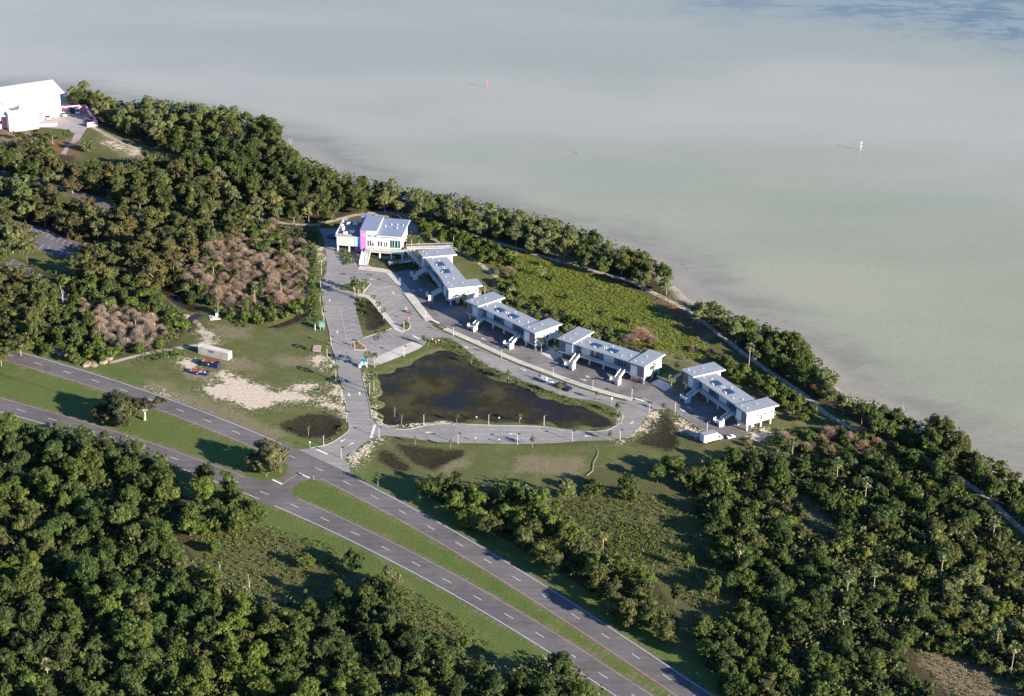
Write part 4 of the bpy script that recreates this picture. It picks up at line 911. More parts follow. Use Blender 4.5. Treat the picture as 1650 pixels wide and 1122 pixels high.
MB().box(-3.5, 1.7, -.5, .5, .5, .75).obj('chassis', M['lamp_dark'], bx); wheels(bx, (-2.4, 2.9), 1.0, .42)
MB().box(-3.62, -3.5, -.9, .9, .4, .6).obj('bumper', M['lamp_dark'], bx)
# shipping container and two skips
a, c = G(319.2, 569.7), G(368.5, 581.8); rz = yaw_of(a, c)
ct = thing('storage_container', 'long cream storage container with dark blue lettering panel on the grass', 'container', (a.x, a.y, 0), rz)
MB().box(0, 12.19, 0, 2.44, .12, 2.78).obj('body', M['container'], ct)
rb = MB()
for k in range(40): rb.box(.2+k*.30, .34+k*.30, -.035, .0, .25, 2.62)
rb.obj('corrugation', M['container'], ct)
MB().box(0, 12.19, -.05, .06, .0, .12).box(0, 12.19, 2.38, 2.49, .0, .12).box(-.02, .12, -.05, 2.49, 2.70, 2.82).box(12.07, 12.21, -.05, 2.49, 2.70, 2.82).obj('frame', M['container'], ct)
lg = MB().box(4.3, 6.3, -.06, -.045, 1.55, 2.25).obj('lettering_panel', M['logo'], ct)
lt = MB()
for k in range(5):
    x0 = 4.45+k*.36; lt.box(x0, x0+.06, -.068, -.061, 1.7, 2.1).box(x0+.06, x0+.22, -.068, -.061, 2.04, 2.1)
    if k % 2: lt.box(x0+.06, x0+.22, -.068, -.061, 1.7, 1.76)
lt.obj('lettering', M['trim'], lg)
for yy in (.12, 1.25): MB().box(12.20, 12.24, yy, yy+1.07, .2, 2.65).obj('door', M['container'], ct)
def skip(label, a, c, h, Wd):
    a = G(*a); c = G(*c); rz = yaw_of(a, c); L = (c-a).length
    o = thing('rolloff_dumpster', label, 'dumpster', (a.x, a.y, 0), rz, 'blue dumpsters by the container')
    MB().box(0, L, 0, .08, .15, h).box(0, L, Wd-.08, Wd, .15, h).obj('side_wall', M['blue_steel'], o)
    MB().box(0, .08, .08, Wd-.08, .15, h).obj('end_wall', M['blue_steel'], o); MB().box(L-.08, L, .08, Wd-.08, .15, h).obj('end_gate', M['blue_steel'], o)
    MB().box(.08, L-.08, .08, Wd-.08, .10, .25).box(.08, .12, .1, Wd-.1, .25, h-.05).box(.12, L-.1, Wd-.12, Wd-.08, .25, h-.05).obj('rusty_lining', M['rust'], o)
    ribs = MB()
    for k in range(9): ribs.box(L*k/8-.05 if k else -.04, L*k/8+.05, -.07, 0, .15, h)
    ribs.box(-.05, L+.05, -.09, 0, h-.1, h+.02).obj('rib', M['blue_steel'], o)
    MB().box(.2, L-.2, .3, .5, 0, .1).box(.2, L-.2, Wd-.5, Wd-.3, 0, .1).obj('skid', M['lamp_dark'], o)
    MB().box(L*.42, L*.42+.45, -.10, -.072, h*.45, h*.75).obj('label_plate', M['trim'], o)
    rd = random.Random(3); tr_ = MB()
    for k in range(26):
        x, y, zz = rd.uniform(L*.35, L-.8), rd.uniform(.2, Wd-.8), rd.uniform(.3, h*.6); s = rd.uniform(.25, .7); tr_.box(x, x+s, y, y+s*.8, zz, zz+s*.5, rd.choice((0, 0, 1, 2)))
    tr_.obj('rubbish', [M['cream'], M['rust'], M['wood']], o)
skip('blue open dumpster with pale debris, nearest the long cream container', (324.5,589.5), (350,594.3), 1.85, 2.3)
skip('lower blue open dumpster with rust red inside, nearest the highway', (305.3,602.5), (333.5,606.5), 1.1, 2.2)

# ------------------------------------------------------------------ light poles
def light_pole_mesh():
    return (MB().box(-.075, .075, -.075, .075, 0, 3.7).mesh('pole', M['pole']), MB().box(.05, .95, -.22, .22, 3.66, 3.86).mesh('lamp_head', M['lamp_dark']), MB().box(-.95, -.05, -.22, .22, 3.66, 3.86).mesh('lamp_head', M['lamp_dark']), MB().tube((0, 0, 0), (0, 0, .2), .2, .2, 8).mesh('base', M['concrete']))
pm, h1, h2, bm_ = light_pole_mesh()
LP = [(683,684,1,'on the pond bank, leftmost along the lower drive'), (787.4,684,1,'on the pond bank near the middle of the lower drive'), (876.6,685.5,1,'on the pond bank, rightmost along the lower drive'), (738,715,1,'on the grass side of the lower drive, second from the junction'), (833.6,716,1,'on the grass side of the lower drive at its middle'),
      (610.8,705,1,'beside the stop line of the lower drive'), (922,710.6,1,'on the grass near the right bend'), (999,709.5,1,'outside the right hand bend of the lower drive'), (521.6,717.6,1,'beside the small dry basin at the highway junction'), (550,738,1,'on the rocky corner of the junction'),
      (559,679.5,1,'left of the entrance road beside the dry basin'), (550.8,642.4,1,'left of the entrance road at the end of the sand patch'), (533.4,557.6,1,'left of the entrance road level with the mulch island'), (522,518,1,'left of the road beside the utility cabinet'), (518,445.5,1,'left of the road, farthest up beside the hedge'),
      (644.4,462,1,'on the front sidewalk beside the first cottage drive'), (571.5,563.7,2,'with two heads on the mulch island'), (651,533,1,'on the small round island'), (651,574.4,1,'at the pond edge of the concrete parking pad'), (730.4,541,2,'with two heads, first on the divider sidewalk'), (808,577,2,'with two heads, second on the divider sidewalk'),
      (891,605.8,2,'with two heads on the divider just behind the boat'), (955,626.5,2,'with two heads, fourth on the divider sidewalk'), (1018,641.5,1,'at the right end of the divider sidewalk'), (1046,664.5,2,'with two heads on the rocky right bend'), (1087.8,663.4,1,'at the top of the pale sand slope'), (1139,696.4,1,'behind the white box truck'),
      (731,395,1,'behind the first cottage on the lawn'), (686,514,1,'at the lower end of the front sidewalk')]
for px, py, nh, where in LP:
    g = G(px, py); tgt = G(px+10, py-5)
    o = thing('light_pole', ('pale square light pole '+where), 'light pole', (g.x, g.y, 0), random.uniform(-.2, .4) if nh == 1 else math.radians(-30), 'light poles along the drives')
    link('pole', pm, o); link('base', bm_, o); link('lamp_head', h1, o)
    if nh == 2: link('lamp_head', h2, o)
wp_p = MB().tube((0, 0, 0), (0, 0, 1.15), .07, .07, 8).mesh('post', M['lamp_dark']); wp_h = MB().tube((0, 0, 1.15), (0, 0, 1.5), .22, .26, 10).mesh('lamp_shade', M['trim'])
for px, py, w in [(766,712,'leftmost on the grass edge of the lower drive'), (804,714,'second on the grass edge of the lower drive'), (841,713,'rightmost on the grass edge of the lower drive'), (767.6,678,'leftmost on the pond bank'), (804,679,'second on the pond bank'), (839,680,'rightmost on the pond bank'), (696.5,552,'left of the orange cone'), (707,554,'right of the orange cone')]:
    g = G(px, py); o = thing('bollard_light', 'short path light with white cap, '+w, 'path light', (g.x, g.y, 0), 0, 'low path lights'); link('post', wp_p, o); link('lamp_shade', wp_h, o)
g = G(702, 553); o = thing('traffic_cone', 'orange traffic cone on the bank at the top of the pond', 'cone', (g.x, g.y, 0)); MB().tube((0, 0, .08), (0, 0, 1.2), .26, .06, 10).obj('cone_body', M['orange'], o); MB().box(-.35, .35, -.35, .35, 0, .08).obj('cone_foot', M['orange'], o)
# signs
def sign(name, label, px, py, h, w, hh, mat, rz, both='trim', thick=.06):
    g = G(px, py); o = thing(name, label, 'sign', (g.x, g.y, 0), rz)
    MB().tube((0, 0, 0), (0, 0, h), .05, .05, 6).obj('post', M['pole'], o)
    MB().box(-w/2, w/2, -.05-thick, -.05, h-hh, h+.05).obj('sign_panel', M[mat], o)
sign('road_sign', 'red and white sign post on the small round island', 658.5, 517, 2.4, .75, .75, 'red', 0)
sign('stop_sign', 'dark backed sign at the tip of the right grass median', 505.5, 773.5, 2.5, .75, .75, 'lamp_dark', .9)
sign('stop_sign', 'dark backed sign at the tip of the left grass median below the oak', 430, 769, 2.5, .75, .75, 'lamp_dark', .9)
sign('road_sign', 'white sign post on the pond bank near the right bend', 985.5, 651, 2.4, .55, .7, 'trim', .2)
sign('road_sign', 'small sign post beside the dry basin at the junction', 499.5, 721.5, 2.2, .4, .5, 'trim', .2)
g = G(586, 592); o = thing('information_kiosk', 'teal roofed information kiosk between two palms at the pond corner', 'kiosk', (g.x, g.y, 0), .1)
for x in (-.9, .9): MB().box(x-.08, x+.08, -.08, .08, 0, 2.4).obj('post', M['trim'], o)
MB().box(-.8, .8, -.05, .05, .8, 2.1).obj('notice_board', M['blue_panel'], o); MB().slab([(-1.2, -.7), (1.2, -.7), (1.2, .7), (-1.2, .7)], (2.5, 2.5, 2.7, 2.7), .1).obj('roof', M['teal'], o); MB().box(-1.7, -1.0, -.4, .4, 0, 1.0).obj('box', M['trim'], o)
g = G(519, 531); o = thing('utility_cabinet', 'pale green utility cabinet on the grass left of the entrance road', 'cabinet', (g.x, g.y, 0), .1)
MB().box(-1.0, 1.0, -.8, .8, 1.2, 2.9).obj('housing', M['green_box'], o); MB().box(-.75, -.35, -.4, .4, 0, 1.2).box(.35, .75, -.4, .4, 0, 1.2).obj('support', M['green_box'], o); MB().box(-1.08, 1.08, -.88, .88, 2.9, 3.0).obj('lid', M['green_box'], o)
g = G(508, 532.5); o = thing('marker_post', 'white post left of the green utility cabinet', 'post', (g.x, g.y, 0)); MB().box(-.12, .12, -.12, .12, 0, 2.3).obj('post', M['trim'], o)
g = G(346, 512); o = thing('pump_station', 'small concrete pad with white pump box and mast beside the ditch', 'pump station', (g.x, g.y, 0), .3)
MB().box(-1.9, 1.9, -1.9, 1.9, 0, .2).obj('concrete_base', M['concrete'], o); MB().box(.4, 1.3, .2, 1.0, .2, 1.3).obj('pump_box', M['white'], o); MB().tube((1.4, .9, .2), (1.4, .9, 5.2), .05, .03, 6).obj('mast', M['trim'], o); MB().tube((-.6, -.3, .2), (-.6, -.3, .5), .6, .6, 10).obj('hatch', M['concrete_pad'], o)
g = G(510.5, 562); o = MB().box(-1.4, 1.4, -2.2, 2.2, 0, .25).obj('concrete_slab', surf('weathered_slab', (.34, .27, .24), .9, .1, .6)); o.location = (g.x, g.y, 0); tag(o, 'bare square concrete slab on the lawn left of the entrance road', 'slab')
# channel markers
def marker(label, px, py, h, mat, board=True):
    g = G(px, py, -.55); o = thing('channel_marker', label, 'channel marker', (g.x, g.y, -.6), 0)
    MB().tube((0, 0, -1.5), (0, 0, h), .09, .08, 8).obj('piling', M[mat], o)
    if board: MB().box(-.30, .30, -.22, -.16, h-1.0, h-.25).obj('board', M[mat], o)
    if board == 2: MB().box(-.28, .28, -.24, -.16, h-2.6, h-1.9).obj('lower_board', M[mat], o)
marker('orange-red piling marker standing in the bay, farthest left', 784.7, 141.9, 3.7, 'orange', 1)
marker('white piling marker with two boards, standing in the bay at right', 1386.7, 242.8, 4.3, 'trim', 2)
marker('short green piling marker in the bay above the shore trees', 935, 248.5, 1.6, 'green_box', 1)

# ------------------------------------------------------------------ people
def person(label, px, py, rz, top, legs, z=.03):
    g = G(px, py); o = thing('person', label, 'person', (g.x, g.y, z), rz)
    J = {'pel': (0, 0, .95, .15), 'che': (.02, 0, 1.3, .18), 'nec': (.02, 0, 1.5, .07), 'hea': (.04, 0, 1.66, .115), 'lh': (0, .1, .92, .11), 'lk': (.05, .11, .5, .075), 'la': (0, .12, .08, .05), 'lt': (.18, .12, .04, .045), 'rh': (0, -.1, .92, .11), 'rk': (0, -.11, .5, .075), 'ra': (-.06, -.12, .08, .05), 'rt': (.12, -.12, .04, .045),
         'ls': (0, .2, 1.42, .075), 'le': (0, .27, 1.14, .05), 'lw': (.1, .27, .9, .038), 'rs': (0, -.2, 1.42, .075), 're': (0, -.27, 1.14, .05), 'rw': (.06, -.28, .88, .038)}
    E_ = [('pel', 'che'), ('che', 'nec'), ('nec', 'hea'), ('pel', 'lh'), ('lh', 'lk'), ('lk', 'la'), ('la', 'lt'), ('pel', 'rh'), ('rh', 'rk'), ('rk', 'ra'), ('ra', 'rt'), ('che', 'ls'), ('ls', 'le'), ('le', 'lw'), ('che', 'rs'), ('rs', 're'), ('re', 'rw')]
    ks = list(J); me = bpy.data.meshes.new('body'); me.from_pydata([J[k][:3] for k in ks], [(ks.index(a), ks.index(b)) for a, b in E_], [])
    tmp = bpy.data.objects.new('body', me); C.objects.link(tmp); md = tmp.modifiers.new('skin', 'SKIN')
    for i, k in enumerate(ks): me.skin_vertices[0].data[i].radius = (J[k][3],)*2
    me.skin_vertices[0].data[0].use_root = True
    sb = tmp.modifiers.new('sub', 'SUBSURF'); sb.levels = 1; sb.render_levels = 1
    dg = bpy.context.evaluated_depsgraph_get(); em = bpy.data.meshes.new_from_object(tmp.evaluated_get(dg)); bpy.data.objects.remove(tmp)
    em.name = 'body'; em.materials.clear()
    for m0 in (M['skin'], M[top], M[legs], M['lamp_dark']): em.materials.append(m0)
    for p_ in em.polygons:
        zc = p_.center.z; r = abs(p_.center.y)
        p_.material_index = 3 if zc < .1 else 2 if zc < .98 and r < .24 else 1 if zc < 1.52 and not (r > .22 and zc < 1.15) else 0
    link('body', em, o)
    MB().tube((.02, 0, 1.70), (.02, 0, 1.81), .12, .07, 8).obj('hair', M['cloth_dark'], o)
person('person in a white top and blue trousers standing on the parking bays', 662.8, 505.4, .4, 'cloth_white', 'cloth_blue')
person('person in dark clothes standing beside the one in white on the parking bays', 660.3, 505.8, 2.6, 'cloth_dark', 'cloth_dark')
person('person in a red top walking on the shore path', 1363.8, 684.5, -.7, 'cloth_red', 'cloth_dark')
person('person in a white top walking on the shore path', 1367.2, 686.3, -.7, 'cloth_white', 'cloth_blue')

# ------------------------------------------------------------------ vegetation
def quads_cloud(c, nrm, size, rng, k=4):
    """leaf clumps: one bent quad at each point c, facing nrm"""
    n = len(c); r = rng.normal(size=(n, 3)); t1 = np.cross(nrm, r); t1 /= np.linalg.norm(t1, axis=1)[:, None]+1e-9; t2 = np.cross(nrm, t1)
    s = size[:, None]; asp = rng.uniform(.6, 1.3, (n, 1))
    v = np.stack([c-t1*s, c-t2*s*asp+nrm*s*.25, c+t1*s, c+t2*s*asp-nrm*s*.15], 1).reshape(-1, 3)
    return v, np.arange(n*4).reshape(-1, 4)
def crown_mesh(name, seed, mat, n_lobes=9, n_leaf=3000, flat=.62, spread=.62, lr=(.24, .44), sub=9, sr=(.11, .19), leaf=(.030, .062), jitter=.8, top=.25, low=-.8):
    """main lobes carry smaller leaf clumps; the leaves sit on the clumps, a dark core closes the middle"""
    rng = np.random.default_rng(seed)
    ang = rng.uniform(0, 2*np.pi, n_lobes); rad = spread*rng.uniform(0, 1, n_lobes)**.6; rad[0] = 0
    el = rng.uniform(low, 1.12, n_lobes); sx, sy = rng.uniform(.8, 1.15), rng.uniform(.8, 1.15)
    cen = np.stack([rad*np.cos(ang)*sx, rad*np.sin(ang)*sy, flat*(el*np.sqrt(np.clip(1-(rad/(spread*1.2))**2, .08, 1)))], 1)
    lrad = rng.uniform(*lr, n_lobes); sc, sR = [], []
    for i in range(n_lobes):
        d = rng.normal(size=(sub, 3)); d /= np.linalg.norm(d, axis=1)[:, None]; d[:, 2] = np.abs(d[:, 2])*1.1-.35
        sc.append(cen[i]+d*lrad[i]*rng.uniform(.55, 1.22, (sub, 1))); sR.append(rng.uniform(*sr, sub))
    sc = np.concatenate(sc); sR = np.concatenate(sR)
    per = (n_leaf*sR**2/np.sum(sR**2)*1.9).astype(int); cs, ns = [], []
    for i in range(len(sc)):
        d = rng.normal(size=(per[i], 3)); d /= np.linalg.norm(d, axis=1)[:, None]; d = d[d[:, 2] > -.6]
        q = sc[i]+d*sR[i]*(rng.uniform(.35, 1.45, (len(d), 1)))*np.array([1, 1, .9])
        ins = np.zeros(len(q), bool)
        for j in range(n_lobes): ins |= np.linalg.norm(q-cen[j], axis=1) < lrad[j]*.74
        cs.append(q[~ins]); ns.append(d[~ins])
    c = np.concatenate(cs); nn = np.concatenate(ns)
    nn = nn+rng.normal(size=nn.shape)*jitter*.6+np.array([0, 0, top]); nn /= np.linalg.norm(nn, axis=1)[:, None]
    v, f = quads_cloud(c, nn, rng.uniform(*leaf, len(c)), rng)
    bm = bmesh.new()
    for i in range(n_lobes): bmesh.ops.create_icosphere(bm, subdivisions=2, radius=lrad[i]*.60, matrix=Matrix.Translation(Vector(cen[i])))
    cv = np.array([q.co[:] for q in bm.verts]); cf = np.array([[q.index for q in fc.verts] for fc in bm.faces]); bm.free()
    me = bpy.data.meshes.new(name); me.from_pydata(np.concatenate([v, cv]).tolist(), [], f.tolist()+(cf+len(v)).tolist())
    me.materials.append(mat); return me
def trunk_mesh(name, seed, mat, h=1.0, r=.05, limbs=4):
    rd = random.Random(seed); b = MB(); b.tube((0, 0, 0), (rd.uniform(-.05, .05), rd.uniform(-.05, .05), h*.6), r, r*.7, 6)
    for k in range(limbs):
        a = 2*math.pi*k/limbs+rd.uniform(-.4, .4); b.tube((0, 0, h*.5), (.42*math.cos(a), .42*math.sin(a), h*rd.uniform(.85, 1.1)), r*.6, r*.25, 5)
    return b.mesh(name, mat)
CR = {'broad': [crown_mesh('crown', 100+i, M['leaf'], 13, 5600, lr=(.20, .40), sub=14, sr=(.075, .15), leaf=(.024, .050)) for i in range(8)],
      'mangrove': [crown_mesh('crown', 200+i, M['leaf'], 15, 6000, .66, .66, (.18, .34), 13, (.065, .13), (.022, .046)) for i in range(7)],
      'oak': [crown_mesh('crown', 300+i, M['leaf'], 17, 7600, .50, .74, (.18, .32), 9, (.07, .13), (.020, .042)) for i in range(5)],
      'tall': [crown_mesh('crown', 350+i, M['leaf'], 13, 5400, .95, .52, (.18, .36), 13, (.07, .14), (.024, .050)) for i in range(6)],
      'shrub': [crown_mesh('crown', 400+i, M['leaf'], 9, 2600, .5, .62, (.22, .40), 11, (.09, .18), (.035, .075)) for i in range(5)]}
TR = {'broad': [trunk_mesh('trunk', i, M['bark'], 1.0, .038) for i in range(3)], 'pale': [trunk_mesh('trunk', 10+i, M['deadwood'], 1.0, .032, 5) for i in range(3)]}
# bare brush: sprays of thin twigs
def brush_mesh(seed, n=1500):
    rng = np.random.default_rng(seed); b_v = []; b_f = []
    for k in range(n):
        a = rng.uniform(0, 2*np.pi); t0 = rng.uniform(.1, 1.25); d = np.array([math.cos(a)*math.sin(t0), math.sin(a)*math.sin(t0), math.cos(t0)])
        s0 = rng.uniform(.1, .55); L = rng.uniform(.75, 1.02); p0 = d*s0+rng.normal(size=3)*.10; p0[2] = abs(p0[2]); p1 = d*L+rng.normal(size=3)*.06; p1[2] = abs(p1[2])
        q = np.cross(d, rng.normal(size=3)); q /= np.linalg.norm(q); w = rng.uniform(.004, .009); m_ = (p0+p1)/2+rng.normal(size=3)*.04; o = len(b_v)
        b_v += [p0-q*w, p0+q*w, m_+q*w*.8, p1, m_-q*w*.8]; b_f += [(o, o+1, o+2, o+3, o+4)]
    me = bpy.data.meshes.new('branches'); me.from_pydata([tuple(v) for v in b_v], [], b_f); me.materials.append(M['twig']); return me
BR = [brush_mesh(i) for i in range(4)]
# fan palms
def palm_meshes(seed):
    rng = np.random.default_rng(seed); b = MB(); n = 30
    for k in range(n):
        a = 2*math.pi*(k*.618+rng.uniform(-.05, .05)); e = rng.uniform(-.75, 1.2); L = rng.uniform(.8, 1.0)
        d = Vector((math.cos(a)*math.cos(e), math.sin(a)*math.cos(e), math.sin(e))); sd_ = Vector((-math.sin(a), math.cos(a), 0)); upv = d.cross(sd_)
        p0 = d*.12; p1 = d*L*.5
        m1 = p1; tips = []
        o = len(b.v); vs = [p0-sd_*.02, p0+sd_*.02, m1]
        for j in range(7):
            th = (j-3)*.36; tip = m1+(d*math.cos(th)+sd_*math.sin(th))*L*.55; tip.z -= .16*L*(1+abs(j-3)*.12); vs.append(tip)
            if j < 6:
                th2 = th+.18; vv = m1+(d*math.cos(th2)+sd_*math.sin(th2))*L*.30; vv.z -= .04; vs.append(vv)
        f = [(0, 1, 2)]+[(2, 3+j, 4+j) for j in range(12)]
        b.add(vs, f)
    cr = b.mesh('crown', M['palmleaf'])
    d = MB()
    for k in range(9):
        a = k*.7; p = Vector((math.cos(a)*.12, math.sin(a)*.12, -.1)); q = Vector((math.cos(a)*.32, math.sin(a)*.32, -.62)); s_ = Vector((-math.sin(a), math.cos(a), 0))*.12; d.add([p-s_*.3, p+s_*.3, q+s_, q-s_], [(0, 1, 2, 3)])
    return cr, d.mesh('dead_fronds', M['skirt'])
M['skirt'] = surf('dead_palm_fronds', (.25, .185, .10), .9, .15, 2)
PC = [palm_meshes(i) for i in range(4)]
PT = MB().tube((0, 0, 0), (0, 0, 1), 1, .8, 8).mesh('trunk', M['palm_bark'])
def palm(label, px, py, h, r=1.5, crown=False, tint=(.075, .105, .040), skirt=False, lean=0, group='cabbage palms', dead=False, z0=0, rt_=.15):
    r *= 1.12; tint = tuple(v*1.35 for v in tint); g = G(px, py, h if crown else z0); o = thing('palm_tree', label, 'palm tree', (g.x, g.y, 0), random.uniform(0, 6.28), group)
    if lean: o.rotation_euler[0] = lean
    k = random.randrange(4)
    link('trunk', PT, o, (0, 0, 0), 0, (rt_, rt_, h))
    if not dead:
        link('crown', PC[k][0], o, (0, 0, h), 0, r, tint)
        if skirt: link('dead_fronds', PC[k][1], o, (0, 0, h), 0, r*1.15)
    return o
# thin young trees
def young_mesh(seed):
    rng = np.random.default_rng(seed); n = 170; d = rng.normal(size=(n, 3)); d /= np.linalg.norm(d, axis=1)[:, None]; c = d*np.array([.42, .42, .55])*rng.uniform(.3, 1, (n, 1))+np.array([0, 0, 0])
    v, f = quads_cloud(c, d, rng.uniform(.04, .085, n), rng); me = fastmesh('crown', v, f); me.materials.append(M['leaf']); return me
YM = [young_mesh(i) for i in range(4)]
YT = MB().tube((0, 0, 0), (0, 0, .8), .016, .012, 5).tube((0, 0, .4), (.16, .1, .85), .010, .005, 4).tube((0, 0, .45), (-.14, -.08, .9), .010, .005, 4).mesh('trunk', M['deadwood'])
def young(label, px, py, h, tint=(.10, .125, .045), dens=1.0):
    g = G(px, py); o = thing('young_tree', label, 'young tree', (g.x, g.y, 0), random.uniform(0, 6), 'young trees along the drives')
    link('trunk', YT, o, None, 0, h); link('crown', YM[random.randrange(4)], o, (0, 0, h*.68), 0, h*.5*dens if dens < 1 else h*.62, tint)

# landmarks that tell the many trees apart
LM = [('the purple tower', 586, 390), ('the first cottage', 715, 430), ('the second cottage', 830, 505), ('the third cottage', 985, 565), ('the last cottage', 1175, 630), ('the white box truck', 1140, 708), ('the right bend of the drive', 1020, 690), ('the highway junction', 520, 745), ('the median stop lines', 468, 775),
      ('the median oak', 435, 720), ('the big median tree', 190, 650), ('the cream container', 345, 570), ('the left edge above the highway', 0, 500), ('the shaded car park', 60, 400), ('the pink wall', 150, 190), ('the pink building', 40, 190), ('the dead grey tree', 100, 470), ('the pinkish brush', 390, 440), ('the narrow ditch', 280, 480),
      ('the walkers on the shore path', 1365, 684), ('the sandy beach gap', 1090, 480), ('the mud bank at the headland', 480, 240), ('the lower left corner', 0, 1122), ('the left edge below the highway', 0, 850), ('the small meadow clearing', 470, 900), ('the bottom edge under the meadow', 420, 1122), ('the road at the bottom edge', 960, 1110), ('the reddish marsh field', 1020, 860),
      ('the bottom edge right of the highway', 1250, 1122), ('the dry strip at the lower right', 1560, 1070), ('the lower right corner', 1650, 1122), ('the right edge by the path', 1640, 830), ('the paired palms in the thicket', 1390, 940), ('the brown clearing', 1310, 820), ('the long bend of the highway', 800, 850), ('the right edge of the frame', 1650, 980), ('the vine field', 930, 460), ('the sand lot', 420, 640)]
used = {}
CNT = ['', 'second ', 'third ', 'fourth ', 'fifth ', 'sixth ', 'seventh ', 'eighth ', 'ninth ', 'tenth ', 'eleventh ', 'twelfth ', 'thirteenth ', 'fourteenth ', 'fifteenth ', 'sixteenth ', 'seventeenth ', 'eighteenth ', 'nineteenth ', 'twentieth ']
pending = []
def finish_labels():
    """each tree: its look, then which one it is counted outward from the nearest landmark on that side"""
    groups = {}
    for o, desc, px, py in pending:
        d = [math.hypot(px-x, (py-y)*1.5) for _, x, y in LM]; k = int(np.argmin(d)); n_, x, y = LM[k]
        dx, dy = px-x, (py-y)*1.5
        side = ('right of' if dx > 0 else 'left of') if abs(dx) > abs(dy) else ('below' if dy > 0 else 'above')
        groups.setdefault((desc, side, n_), []).append((d[k], o))
    for (desc, side, n_), l in groups.items():
        l.sort(key=lambda q: q[0])
        for i, (_, o) in enumerate(l):
            o['label'] = (f'{desc} {side} {n_}' if len(l) == 1 else f'{CNT[i] if i < 20 else ""}nearest {desc} {side} {n_}' if i else f'nearest {desc} {side} {n_}')
GREENS = {'dark green': (0.067, 0.098, 0.028), 'mid green': (0.092, 0.131, 0.031), 'bright green': (0.120, 0.167, 0.034), 'yellowish green': (0.159, 0.184, 0.044), 'olive': (0.108, 0.126, 0.040), 'grey green': (0.161, 0.190, 0.078), 'pale olive': (0.193, 0.205, 0.092), 'deep green': (0.071, 0.113, 0.028), 'brownish': (0.133, 0.126, 0.053)}
def tree(kind, fam, px, py, r, hz, tint, cat, group, z=None, name=None, pale=False, lab=True, gx=None, onz=0, squash=1.0):
    """hz: height of the crown's centre; px,py: where that centre shows in the photo"""
    g = gx if gx is not None else G(px, py, hz)
    name = name or kind; o = thing(name, '', cat, (g[0], g[1], 0), random.uniform(0, 6.28), group)
    c = CR[fam][random.randrange(len(CR[fam]))]; col = GREENS[tint]; j = random.uniform(.9, 1.12)
    col = (col[0]*j*random.uniform(.95, 1.06), col[1]*j, col[2]*j*random.uniform(.9, 1.12))
    link('crown', c, o, (0, 0, hz-r*.18), 0, (r*random.uniform(.9, 1.15), r*random.uniform(.8, 1.1), r*random.uniform(.85, 1.2)*squash), col)
    tm = TR['pale' if pale else 'broad'][random.randrange(3)]; link('trunk', tm, o, None, 0, (r*1.0, r*1.0, hz+.2))
    size = 'small' if r < 2.9 else 'large' if r > 4.6 else 'mid-sized'
    if lab: pending.append((o, f'{size} {tint} {cat}', px, py))
    return o
def pick(tints, q, rd):
    ks = list(tints); w = np.array(list(tints.values()), float)
    v = .5+.28*math.sin(q[0]*.052+1.3*math.sin(q[1]*.041))+.24*math.sin(q[1]*.063+1.1*math.sin(q[0]*.057)+2)
    v = min(max(v+rd.uniform(-.16, .16), 0), .999); c = np.cumsum(w)/w.sum(); return ks[int(np.searchsorted(c, v))]
def fill(polys, spacing, rmin, rmax, hz, kind, fam, tints, cat, group, seed, cap=290, pale=False, avoid=()):
    """trees spread unevenly but never on top of one another; the zone is where crowns show in the photo"""
    rd = random.Random(seed); pts_ = []; out = 0
    zs = [GN(np.array(q, float).reshape(-1, 2), hz) for q in polys]
    allp = np.concatenate(zs); lo = allp.min(0); hi = allp.max(0); cand = []
    area = (hi[0]-lo[0])*(hi[1]-lo[1]); tries = int(area/(spacing**2)*14)
    c = np.stack([RNG.uniform(lo[0], hi[0], tries), RNG.uniform(lo[1], hi[1], tries)], 1)
    ok = np.zeros(tries, bool)
    for z_ in zs: ok |= inpoly(c, z_)
    for z_ in avoid: ok &= ~inpoly(c, z_)
    c = c[ok]; cell = {}
    for q in c:
        k = (int(q[0]//spacing), int(q[1]//spacing)); s = spacing*rd.uniform(.85, 1.1)
        if any((q[0]-p_[0])**2+(q[1]-p_[1])**2 < s*s for a in (-1, 0, 1) for b_ in (-1, 0, 1) for p_ in cell.get((k[0]+a, k[1]+b_), ())): continue
        cell.setdefault(k, []).append(q); pts_.append(q)
    pts_.sort(key=lambda q: q[1]); print('FILL', kind, len(pts_))
    for q in pts_[:cap]:
        px, py = proj((q[0], q[1], hz)); r = rd.uniform(rmin, rmax); tint = pick(tints, q, rd)
        h_ = hz*rd.uniform(.75, 1.28)
        tree(kind, fam if isinstance(fam, str) else rd.choice(fam), px, py, r, h_, tint, cat, group, gx=q, pale=pale and rd.random() < .6)
    return pts_
# woods below the highway
P1 = (-90,665, 0,686, 60,698, 110,695, 160,710, 215,718, 250,740, 280,757, 270,790, 258,830, 268,872, 300,905, 345,928, 395,953, 440,978, 500,968, 540,955, 600,945, 635,960, 655,1002, 695,1033, 745,1058, 775,1068, 800,1100, 865,1066, 925,1078, 975,1118, 1000,1215, -90,1215)
P2 = (310,790, 350,782, 388,790, 408,805, 412,830, 380,842, 330,845, 305,840)
n1 = fill([P1], 6.5, 3.2, 6.2, 5.0, 'woodland_tree', ['broad', 'broad', 'tall'], {'dark green': 4, 'mid green': 6, 'bright green': 3, 'olive': 2, 'deep green': 3}, 'tree', 'trees of the woods below the highway', 1)
fill([P2], 6.0, 4.2, 5.6, 5.2, 'woodland_tree', 'broad', {'mid green': 3, 'bright green': 3}, 'tree', 'trees of the woods below the highway', 2)
